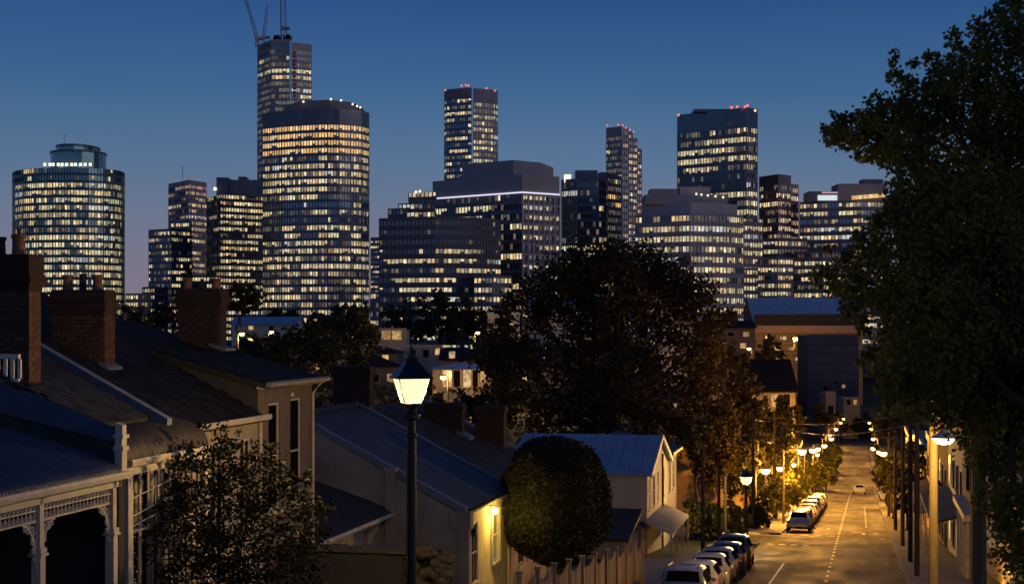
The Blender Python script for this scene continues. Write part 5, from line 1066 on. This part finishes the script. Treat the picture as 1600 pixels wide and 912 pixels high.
block("white_house", "pale house glimpsed through the fig tree's right side", "house", 1030, 1084, 330, 478, 10, M_WHITE, parapet=.5, windows=[(.5, 490, 1.2, 1.4, None)])
block("gabled_hall", "dark-roofed hall with pale gable end above the left street trees", "hall", 1110, 1243, 262, 612, 15, M_STUCCO, roof='gable', pyr=565, windows=[(.9, 625, 1.0, 2, None), (.75, 625, 1.0, 2, L_)], rot=STREET_ROT * 0)
wh = block("blue_roofed_warehouse", "long blue-roofed warehouse with dark fascia and amber-lit galleries", "warehouse", 1180, 1348, 640, 508, 40, mat("ochre_and_lamplit_render", (.36, .25, .14), .9, .25, .5), roof='gable', pyr=465, wm=M_SKYROOF, windows=[(.12, 528, 2, 1.6, L_), (.26, 528, 2.4, 1.4, L_), (.36, 528, 2.4, 1.4, None), (.46, 528, 2.2, 1.4, None), (.2, 545, 2.2, 1.6, L_), (.34, 545, 2.2, 1.6, L_), (.5, 545, 2.2, 1.6, L_), (.2, 562, 2.2, 1.8, L_), (.4, 562, 2.2, 1.8, L_)])  # ochre wall colour stands for orange lamplight on the front
hw = 22.4; zw = at_Y(1180, 508, 640).z - wh.location.z
MB().box(-hw - .4, hw + .4, -.9, -.5, zw - .1, zw + 4.6).build("fascia", M_DARKWALL, wh); MB().box(-hw - .6, hw + .6, -1.4, -.4, zw - 3.1, zw - .12).build("parapet_band", mat("orange_lit_render", (.45, .31, .2), .9, .15, .5), wh)  # pale band coloured peach to stand for orange light on it
for k in range(3): MB().box(-hw, hw * .1, -2.4, -.12, zw - 7.6 - k * 4.2, zw - 7.3 - k * 4.2).build("gallery_floor", M_CREAM, wh); MB().box(-hw, hw * .1, -2.4, -2.32, zw - 7.25 - k * 4.2, zw - 6.2 - k * 4.2).build("gallery_rail", M_TIMBER, wh)
block("long_wing", "brown low wing left of the blue-roofed warehouse", "building", 1085, 1180, 425, 512, 18, M_TAUPE, roof='gable', pyr=502, windows=[(.3, 522, 1.6, 1.2, L_), (.6, 522, 1.6, 1.2, None), (.85, 522, 1.6, 1.2, L_), (.5, 540, 1.6, 1.4, L_), (.8, 540, 1.6, 1.4, L_)])
for k in range(13): x = -hw + k * 3.6; MB().box(x, x + .5, -.5, -.02, 2, zw - 3.2).build("pilaster", M_STUCCO, wh)
gb = block("grey_block", "tall blank grey block beyond the end of the street", "building", 1262, 1342, 560, 524, 20, M_MIDGREY, parapet=.4, windows=[(.55, 597, 1.6, 1.2, None), (.35, 606, 2.0, 1.6, None), (.7, 603, 1.2, 1.2, L_)])
for k in range(9): MB().box(-9.2, 9.2, -.06, -.01, 6 + k * 3.4, 6.25 + k * 3.4).build("string_course", M_DARKWALL, gb)
block("white_house", "white parapeted house at the end of the street", "house", 1318, 1344, 500, 622, 10, M_STUCCO, parapet=.5, windows=[(.3, 628, 1.2, 1.6, None), (.7, 628, 1.2, 1.6, L_)])
block("white_house", "narrow white-fronted house left of the street's end", "house", 1290, 1306, 490, 614, 10, M_STUCCO, parapet=.6, windows=[(.5, 640, 1.8, 2.6, None)])
random.seed(5)
FH, SEEN = [], (2, 3, 4, 6, 8, 12, 13, 16, 18, 20, 23, 27, 28, 30)
for i in range(34):                                       # small houses on the far slope
    Y = random.uniform(230, 560); px = 150 + (i * 211 % 1000) + random.uniform(-20, 20)
    u, v = uv_of((px - CX) / F * Y, Y)
    if v > -24: continue
    zg = zt(u, v); w = random.uniform(7, 12); h = random.uniform(3.4, 6.2)
    pyt = HOR - (zg + h) / Y * F; dp = w / Y * F
    wins = [(q, pyt + (1.6 / Y * F), 1.0, 1.2, L_ if random.random() < .6 else None) for q in (.22, .5, .78)]
    wm_, wn_ = random.choice(((M_STUCCO, "cream"), (M_TAUPE, "brown"), (M_PALEWALL, "pale"), (M_GREYWALL, "grey"))); rt_ = random.choice(('hip', 'gable')); rm_, rn_ = random.choice(((M_TILE, "dark tiled"), (M_SLATE, "slate"), (M_CORR, "blue-grey iron")))
    dd_, pr_, ro_ = random.uniform(7, 10), random.uniform(1.6, 2.4), random.uniform(-.3, .3); FH.append(i)
    if len(FH) - 1 in SEEN: block("far_house", f"dim {wn_} house, {rn_} {'hipped' if rt_ == 'hip' else 'gabled'} roof, {sum(1 for q in wins if q[4])} of three windows lit", "house", px - dp / 2, px + dp / 2, Y, pyt, dd_, wm_, roof=rt_, pyr=pyt - pr_ / Y * F, wm=rm_, windows=wins, group="small houses on the far slope", rot=ro_)
AMB = [(206, 520, 210), (372, 522, 230), (395, 531, 235), (420, 519, 300), (455, 530, 240), (742, 520, 300), (770, 505, 330), (850, 545, 200), (905, 520, 215), (820, 565, 190), (1090, 540, 230), (1130, 552, 240), (1175, 545, 300), (1241, 528, 604), (700, 590, 190), (735, 625, 150)]
ALAB = ["amber lamp low on the far left slope below the round tower", "amber lamp just right of the third chimney's shaft", "second amber lamp right of the third chimney, lower", "amber lamp in front of the long pale-roofed shed", "amber lamp right end of the long pale-roofed shed", "amber lamp in the dark trees above the blue-roofed white house", "amber lamp by the pale house at the fig tree's left edge", "amber lamp deep behind the fig tree's lower left", "amber lamp behind the fig tree's centre left", "amber lamp behind the fig tree's low left branches", "amber lamp behind the fig tree's right side", "amber lamp among thin trees left of the gabled hall", "amber lamp behind the gabled hall's roof", "bright orange lamp before the blue-roofed warehouse", "amber lamp by the verandah of the blue-roofed white house", "amber lamp low behind the blue-roofed white house"]
for i, ((px, py, Y), lab) in enumerate(zip(AMB, ALAB)):
    if i in (0, 4, 6, 8, 11): continue                    # nothing of these shows
    p = at_Y(px, py, Y); u, v = uv_of(p.x, p.y); zg = zt(u, v); big = i == 13
    tall_lamp(lab, u, v, max(2.5, p.z - zg + .2), 1 if i % 2 else -1, 14000 if big else 2400, .6, "amber lamps on the far slope", (1, .50, .12) if not big else (1, .46, .09), zg, 4.5 if big else 1.5)  # bowls made oversize in place of the lamps' glare

# row houses along the lower street
RH = ["ochre", "cream", "grey", "pale", "brown", "cream", "ochre", "grey"]
RM = {"ochre": MATS["ochre_and_lamplit_render"], "cream": M_STUCCO, "grey": M_GREYWALL, "pale": M_PALEWALL, "brown": M_TAUPE}
ORD = ["first", "second", "third", "fourth", "fifth", "sixth", "seventh", "eighth"]
for side in (-1, 1):
    for i in range(8):
        u0 = (133 if side < 0 else 84) + i * 15.5; L = 14.6 if side < 0 else 15.2; vf = -9.4 if side < 0 else 5.3; z = zs(u0 + 7) - .5; c = RH[(i + (side > 0) * 3) % 8]; h = (7.2, 8.4, 6.8, 8.8, 7.4)[(i * 2 + (side > 0)) % 5]
        H = House("row_house", f"{c} two-storey row house, {ORD[i]} down the {'left' if side < 0 else 'right'} side of the lower street", "house", vf, u0 + L / 2, z, "row houses on the lower street")
        H.part("wall", MB().box(*( (vf - 9, vf) if side < 0 else (vf, vf + 9)), u0, u0 + L, z - 1, z + h), RM[c])
        H.part("parapet", MB().box(vf - .2, vf + .12, u0 - .05, u0 + L + .05, z + h, z + h + .55) if side < 0 else MB().box(vf - .12, vf + .2, u0 - .05, u0 + L + .05, z + h, z + h + .55), M_CREAM)
        e = 1 if side < 0 else -1
        for k in range(4):
            for fl in (0, 1):
                ua = u0 + 1.1 + k * 3.5; za = z + 1.0 + fl * 3.4
                f = H.part("window", box(min(vf + e * .01, vf + e * .06), max(vf + e * .01, vf + e * .06), ua - .1, ua + 1.1, za - .1, za + 1.7), M_CREAM)
                H.part("pane", box(min(vf + e * .065, vf + e * .09), max(vf + e * .065, vf + e * .09), ua, ua + 1, za, za + 1.6), L_ if random.random() < .34 else M_GLASS, f)
        H.part("verandah_roof", MB().prism([(vf + e * .02, u0 + .3, z + 3.9), (vf + e * 1.7, u0 + .3, z + 3.4), (vf + e * 1.7, u0 + .3, z + 3.3), (vf + e * .02, u0 + .3, z + 3.75)], (0, L - .6, 0)), M_CORRB)
        for uu in (u0 + .5, u0 + L / 2, u0 + L - .6): H.part("post", box(min(vf + e * 1.6, vf + e * 1.68), max(vf + e * 1.6, vf + e * 1.68), uu, uu + .08, z, z + 3.35), M_CREAM)

# the pale wall and buildings on the near right
HR = House("pale_corner_house", "pale weatherboard house wall with lower storey tinted for lamplight on the right, beside the tree", "house", 6, 66, zs(66))
HR.part("wall", box(5.3, 12, 57, 74.5, zs(60) - 4, -6.6), M_PALEWALL)
HR.part("lower_wall", box(5.22, 5.30, 56.9, 74.5, zs(70) - 1, -9.25), MATS["ochre_and_lamplit_render"])  # ochre put on the lower wall to stand for amber lamplight
HR.part("string_course", box(5.16, 5.30, 56.9, 74.5, -9.25, -9.1), M_CREAM)
for k in range(11): HR.part("weatherboard", MB().hexa([(5.24, 57, -9.08 + k * .22), (5.295, 57, -9.08 + k * .22), (5.295, 74.5, -9.08 + k * .22), (5.24, 74.5, -9.08 + k * .22), (5.28, 57, -8.86 + k * .22), (5.295, 57, -8.86 + k * .22), (5.295, 74.5, -8.86 + k * .22), (5.28, 74.5, -8.86 + k * .22)]), M_PALEWALL)
HR.part("window", box(5.2, 5.28, 70.2, 71.1, -8.6, -7.2), M_CREAM)
wlp = HR.part("wall_lamp", MB().lathe([(.03, -.14), (.10, -.08), (.12, .02), (.05, .12)], 10, (5.02, 60.2, -10.35)), E_SODIUM); HR.part("lamp_bracket", MB().tube([(5.2, 60.2, -10.12), (5.02, 60.2, -10.1), (5.02, 60.2, -10.22)], .02, 6), M_BLACK, wlp)
point_light("wall_light", W(60.2, 4.75, -10.4), 150, (1, .52, .08), .08)
H2r = House("ochre_terrace", "narrow ochre terrace with doorway and slim columns beside the lamp pole", "house", 6, 79, zs(79))
H2r.part("wall", box(5.2, 12, 74.6, 83.8, zs(80) - 2, -7.2), MATS["ochre_and_lamplit_render"])
for u in (75.2, 77.4, 79.6, 81.8): H2r.part("column", MB().lathe([(.16, 0), (.13, .2), (.11, 2.9), (.17, 3.1)], 10, (4.9, u, zs(u))), M_CREAM)
H2r.part("portico_roof", box(4.7, 5.2, 74.8, 83.6, zs(77) + 3.0, zs(77) + 3.3), M_CREAM)
H2r.part("door", box(5.12, 5.19, 76.0, 77.0, zs(76), zs(76) + 2.3), M_DARK); H2r.part("window", box(5.12, 5.19, 78.6, 79.6, zs(79) + 4.2, zs(79) + 5.8), M_GLASS); H2r.part("window", box(5.12, 5.19, 75.8, 76.8, zs(79) + 4.2, zs(79) + 5.8), M_GLASS)
FR = House("picket_fence", "dark picket fence under the pale wall, right bottom corner", "fence", 4.7, 58, zs(58))
pk = MB().box(-.012, .012, -.04, .04, -.65, .65).mesh("picket", M_DARK)
for k in range(74): u = 47 + k * .22; FR.piece("picket", pk, 4.72, u, zs(u) + .82, rot=(random.uniform(-.02, .02), 0, 0))
for d_ in (.45, 1.15): FR.part("rail", MB().hexa([(4.74, 47, zs(47) + d_), (4.78, 47, zs(47) + d_), (4.78, 63.3, zs(63.3) + d_), (4.74, 63.3, zs(63.3) + d_), (4.74, 47, zs(47) + d_ + .08), (4.78, 47, zs(47) + d_ + .08), (4.78, 63.3, zs(63.3) + d_ + .08), (4.74, 63.3, zs(63.3) + d_ + .08)]), M_DARK)

# ------------------------------------------------------------------ trees and plants
rng = np.random.default_rng(21)
def px_blobs(lst, Y, spread, rng, ry=1.0, k=1):
    out = []
    for px, py, r in lst:
        for _ in range(k):
            y = Y + rng.uniform(-spread, spread); q = at_Y(px, py, y); m_ = r / F * Y; out.append((q.x, q.y, q.z, m_, m_ * ry, m_))
    return out
near = [(1310, 212, 22), (1335, 190, 20), (1365, 215, 32), (1400, 230, 34), (1425, 190, 34), (1408, 165, 22), (1470, 140, 34), (1285, 200, 9), (1296, 210, 14), (1312, 192, 18), (1322, 222, 22), (1345, 208, 28), (1350, 244, 18), (1365, 175, 30), (1378, 240, 26), (1392, 195, 36), (1398, 112, 13), (1398, 84, 9), (1412, 128, 20), (1432, 150, 28), (1425, 96, 9), (1446, 92, 12), (1466, 104, 18), (1488, 118, 26), (1492, 62, 14), (1510, 84, 26), (1535, 50, 24), (1560, 22, 22), (1585, 8, 26), (1590, 55, 40), (1550, 90, 34), (1530, 140, 50), (1470, 180, 46), (1430, 225, 44), (1540, 220, 80), (1600, 180, 80), (1640, 90, 80), (1455, 290, 60), (1412, 292, 26), (1398, 330, 30), (1368, 348, 20), (1345, 372, 18), (1362, 400, 34), (1320, 400, 14), (1294, 388, 8), (1305, 425, 20), (1275, 428, 14), (1330, 435, 32), (1302, 455, 18), (1330, 480, 24), (1345, 508, 18), (1380, 465, 44), (1440, 390, 76), (1540, 340, 100), (1620, 300, 110), (1450, 500, 72), (1395, 530, 36), (1470, 330, 84), (1450, 430, 78), (1480, 520, 84), (1415, 470, 50), (1500, 600, 70), (1365, 555, 22), (1345, 566, 12), (1400, 585, 36), (1445, 590, 60), (1540, 470, 110), (1630, 450, 120), (1540, 590, 90), (1620, 590, 100), (1392, 622, 18), (1425, 638, 24), (1470, 640, 32), (1530, 665, 46), (1548, 720, 34), (1590, 700, 66), (1556, 765, 34), (1595, 800, 54), (1580, 850, 36), (1612, 870, 50), (1572, 810, 26)]
tree("plane_tree", "huge dark plane tree filling the right edge, leaves cut out against the sky", W(38, 6.2, zs(38)), px_blobs(near, 40, 2.2, rng, 1.4), 1250, .108, LF_PLANE, rng, .42, at_Y(1590, 420, 40.5), 40, 'lobed', .12, shell=.75, tw_n=9, up=.15)
sh = [(300, 715, 26), (345, 690, 30), (362, 712, 36), (310, 735, 50), (262, 800, 30), (225, 840, 30), (205, 870, 24), (215, 880, 34), (280, 790, 60), (350, 770, 66), (410, 730, 40), (400, 780, 60), (450, 765, 36), (480, 745, 20), (470, 800, 46), (500, 790, 20), (505, 830, 18), (320, 850, 80), (420, 850, 70), (480, 860, 44), (250, 900, 60), (350, 910, 80), (450, 910, 60), (430, 700, 14), (322, 668, 12)]
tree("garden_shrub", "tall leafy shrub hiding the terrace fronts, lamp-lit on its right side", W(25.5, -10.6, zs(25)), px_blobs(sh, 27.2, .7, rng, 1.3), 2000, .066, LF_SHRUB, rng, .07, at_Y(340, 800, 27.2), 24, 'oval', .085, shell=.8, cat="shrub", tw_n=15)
# clipped round tree
c = at_Y(868, 782, 53.5); n = 30000; d = rng.normal(size=(n, 3)); d /= np.linalg.norm(d, axis=1)[:, None]
lump = 1 + .045 * np.sin(d[:, 0] * 5 + 1) * np.sin(d[:, 2] * 6) + .02 * np.sin(d[:, 1] * 9 + d[:, 2] * 7); rr = lump * (1 - .10 * rng.random(n) ** 1.5 + .07 * (rng.random(n) < .03) * rng.random(n))
ex = np.where(d[:, 2] > 0, 2.02, 2.35)[:, None]; sq = d / (np.abs(d) ** ex).sum(1)[:, None] ** (1 / ex)
pts = sq * rr[:, None] * np.array([1.93, 1.93, 2.22]) + np.array([c.x, c.y, c.z])
ub_, vb_ = uv_of(c.x, c.y); tb = thing("clipped_tree", "large dense ball-clipped tree in front of the pale gabled house", "tree", (c.x, c.y, zs(ub_)))
MB().tube([(c.x, c.y, zs(ub_) - .2), (c.x + .05, c.y, c.z - 1)], [.16, .12], 8).build("trunk", M_BARK, tb, tuple(tb.location))
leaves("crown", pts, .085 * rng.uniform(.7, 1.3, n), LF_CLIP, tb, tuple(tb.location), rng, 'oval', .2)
MB().lathe([(.3, -1.95), (1.2, -1.65), (1.62, -.8), (1.68, 0), (1.58, .9), (1.2, 1.6), (.3, 1.98)], 16, tuple(c)).build("foliage_core", LF_CLIP, tb, tuple(tb.location), True)
# big fig tree in the middle
fg = [(960, 412, 34), (915, 420, 38), (1010, 416, 36), (870, 438, 36), (1050, 438, 38), (835, 460, 32), (1080, 462, 34), (808, 470, 16), (960, 450, 60), (900, 470, 52), (1025, 470, 56), (850, 500, 40), (1100, 500, 34), (960, 510, 70), (890, 540, 50), (1040, 540, 56), (1095, 550, 40), (830, 560, 44), (790, 575, 36), (960, 590, 80), (870, 620, 60), (800, 630, 50), (1050, 610, 60), (1100, 610, 40), (940, 660, 70), (850, 670, 50), (1030, 670, 60), (1090, 665, 50), (1118, 515, 20), (1125, 640, 34), (775, 520, 30), (762, 560, 24), (788, 488, 20), (800, 540, 30)]
FB = px_blobs(fg, 132, 4.5, rng, 1.5); top_b = [b for b, f_ in zip(FB, fg) if f_[1] < 485]; low_b = [b for b, f_ in zip(FB, fg) if f_[1] >= 485]
FT = tree("fig_tree", "broad dome-crowned dark tree in the centre of the photo below the skyline", at_Y(968, 800, 132), top_b, 190, .27, LF_BIG, rng, .8, at_Y(965, 540, 132), 14, 'clump', .34, shell=.5, tw_n=22)
leaves("crown", crown_points([(x, y, z, rx * .92, ry * .92, rz * .7) for x, y, z, rx, ry, rz in low_b], 125, rng, .34, .6, 26), .27, LF_BIG, FT, tuple(FT.location), rng, 'clump')
for b in low_b: limb_mb(at_Y(965 + rng.uniform(-14, 14), 640, 132), b[:3], .26, .05, rng).build("limb", M_BARK, FT, tuple(FT.location), True)
random.seed(9)
def ground_tree(label, px, py, rpx, hpx, Y, per=1.1, leaf=None, lm_=None, group="trees on the far slope", n=11, name="leafy_tree", tr=None, v=None):
    q = at_Y(px, py, Y); u, v_ = uv_of(q.x, q.y); zg = zt(u, v_); r = rpx / F * Y; h = hpx / F * Y
    sub = np.random.default_rng(int(px * 7 + py * 3 + Y))
    leaf = leaf or max(.12, Y * .0024); per = per * 6.3 / leaf ** 2
    return tree(name, label, (q.x, q.y, zg), round_blobs(q, r, h, n, sub), per, leaf, lm_ or LF_FAR, sub, tr or max(.12, r * .06), (q.x, q.y, max(zg + 1, q.z - h * .1)), 5, 'clump', .30 * max(.4, min(1.6, r / 4)), group=group)
for a in (("round dark tree left of the rounded tower's foot", 376, 462, 34, 30, 330), ("low dark tree below the round glass tower", 205, 505, 40, 26, 300), ("dark tree below the low dark stepped block", 250, 490, 36, 22, 380), ("broad dark tree left of the big lamp, nearest of three", 470, 545, 78, 42, 170), ("dark tree left of the big lamp, behind the broad one", 555, 535, 56, 46, 190), ("dark tree below the tiled roofs beside the taller brick house", 420, 562, 60, 36, 150), ("dark spreading tree above the white parapeted house", 690, 498, 62, 46, 400), ("dark tree above the cream flat house", 625, 500, 46, 34, 420), ("small dark tree right of the spreading one", 745, 505, 36, 36, 380), ("low dark tree at the foot of the rounded tower", 450, 495, 56, 16, 520), ("low dark tree between rounded and stepped towers", 545, 492, 46, 18, 500), ("dark tree at fig tree's lower left flank", 790, 560, 52, 60, 175), ("dark tree low behind the slate roof chimneys", 740, 640, 62, 36, 140), ("dark tree filling the gap right of the fig tree", 1118, 500, 40, 30, 300), ("reddish thin tree left of the gabled hall", 1135, 560, 36, 40, 200), ("thin amber-lit tree before the warehouse galleries", 1200, 550, 30, 26, 330), ("dark tree left of the gabled hall's roof", 1090, 590, 44, 60, 165), ("dark shrubby tree behind the blue gable roof", 1000, 690, 60, 40, 118), ("dark tree right of the blue gable roof", 1092, 705, 44, 60, 122), ("low dark tree under the long pale-roofed shed", 410, 545, 50, 20, 260), ("low dark tree left of the cream flat house", 520, 512, 50, 20, 360)):
    ground_tree(a[0], *a[1:])
for a in (("tall dark tree rising behind the awning house", 1120, 700, 48, 62, 126, LF_BIG), ("tall dark tree left of the lower street, over the corner", 1160, 730, 40, 50, 128, LF_FAR), ("dim tree behind the corner lantern lamp, half lit", 1195, 770, 30, 40, 132, LF_FAR), ("lit tree beside the poles of the lower street", 1215, 715, 30, 40, 160, LF_LAMPLIT), ("lit kerb tree low beside the corner of the lower street", 1213, 776, 32, 28, 136, LF_LAMPLIT), ("lit kerb tree over the second car beyond the corner", 1246, 757, 32, 30, 166, LF_LAMPLIT), ("lit kerb tree over the middle of the parked row", 1274, 741, 28, 26, 202, LF_LAMPLIT), ("lit kerb tree near the far end of the parked row", 1291, 727, 24, 24, 248, LF_LAMPLIT), ("lit kerb tree past the end of the parked row", 1302, 706, 20, 22, 300, LF_LAMPLIT), ("low lit bush tree right behind the corner lantern lamp", 1178, 818, 26, 22, 121, LF_LAMPLIT), ("dense dark street tree beside the street awning", 1098, 812, 44, 36, 104, LF_PLANE), ("second dark street tree between awning and corner lamp", 1142, 812, 32, 34, 110, LF_PLANE), ("small dark tree behind the corner lantern lamp", 1182, 806, 26, 34, 118, LF_FAR), ("bright yellow-green street tree over the parked cars", 1228, 764, 40, 34, 148, LF_LAMPLIT), ("lit street tree behind the bright yellow-green one", 1262, 742, 28, 28, 185, LF_LAMPLIT), ("lit street tree third in the left row", 1287, 730, 24, 22, 225, LF_LAMPLIT), ("lit street tree fourth in the left row", 1300, 715, 18, 22, 270, LF_LAMPLIT), ("tall thin-leaved tree in front of the pale gable", 1158, 650, 42, 70, 138, LF_FAR), ("tall tree leaning over the lower street's left side", 1200, 690, 36, 60, 150, LF_FAR), ("tall thin tree between the hall and the street lamps", 1232, 660, 26, 50, 195, LF_FAR), ("small lit tree under the close pair of lamps", 1205, 735, 26, 30, 150, LF_LAMPLIT)):
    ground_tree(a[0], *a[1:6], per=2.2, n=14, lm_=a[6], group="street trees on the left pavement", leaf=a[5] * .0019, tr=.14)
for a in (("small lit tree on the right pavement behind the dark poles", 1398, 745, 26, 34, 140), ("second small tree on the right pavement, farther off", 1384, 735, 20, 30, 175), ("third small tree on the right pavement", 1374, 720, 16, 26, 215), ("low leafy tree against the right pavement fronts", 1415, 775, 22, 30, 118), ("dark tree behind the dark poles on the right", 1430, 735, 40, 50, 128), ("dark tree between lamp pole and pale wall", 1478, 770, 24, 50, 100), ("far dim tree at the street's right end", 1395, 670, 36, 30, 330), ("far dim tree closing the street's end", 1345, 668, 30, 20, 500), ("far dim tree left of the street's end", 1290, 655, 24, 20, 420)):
    ground_tree(a[0], *a[1:], per=1.9, n=12, lm_=LF_LAMPLIT if 'lit' in a[0] else LF_FAR, group="trees on the right pavement", leaf=max(.2, a[5] * .0022), tr=.14)
# creeper on the garden wall and ground cover
pts = np.array([(W(32.9, -9.9 + a * 1.0, -6.1 + b * 1.05)) for a, b in rng.random((900, 2))]); props(leaves("creeper", pts + rng.normal(size=pts.shape) * .06, .07 * rng.uniform(.6, 1.3, len(pts)), LF_SHRUB, None, (0, 0, 0), rng, 'oval'), "straggling creeper over the stones of the garden wall end", "creeper")
n = 26000; uu = rng.random(n) ** 1.3 * 420 + 60; vv = np.where(rng.random(n) < .8, -24 - rng.random(n) * 230, 14 + rng.random(n) * 120)
pts = np.array([W(a, b, zt(a, b) + c_) for a, b, c_ in zip(uu, vv, rng.random(n) ** 2 * 2.2)])
props(leaves("undergrowth", pts, rng.uniform(.4, 1.2, n), LF_FAR, None, (0, 0, 0), rng, 'clump'), kind="stuff")
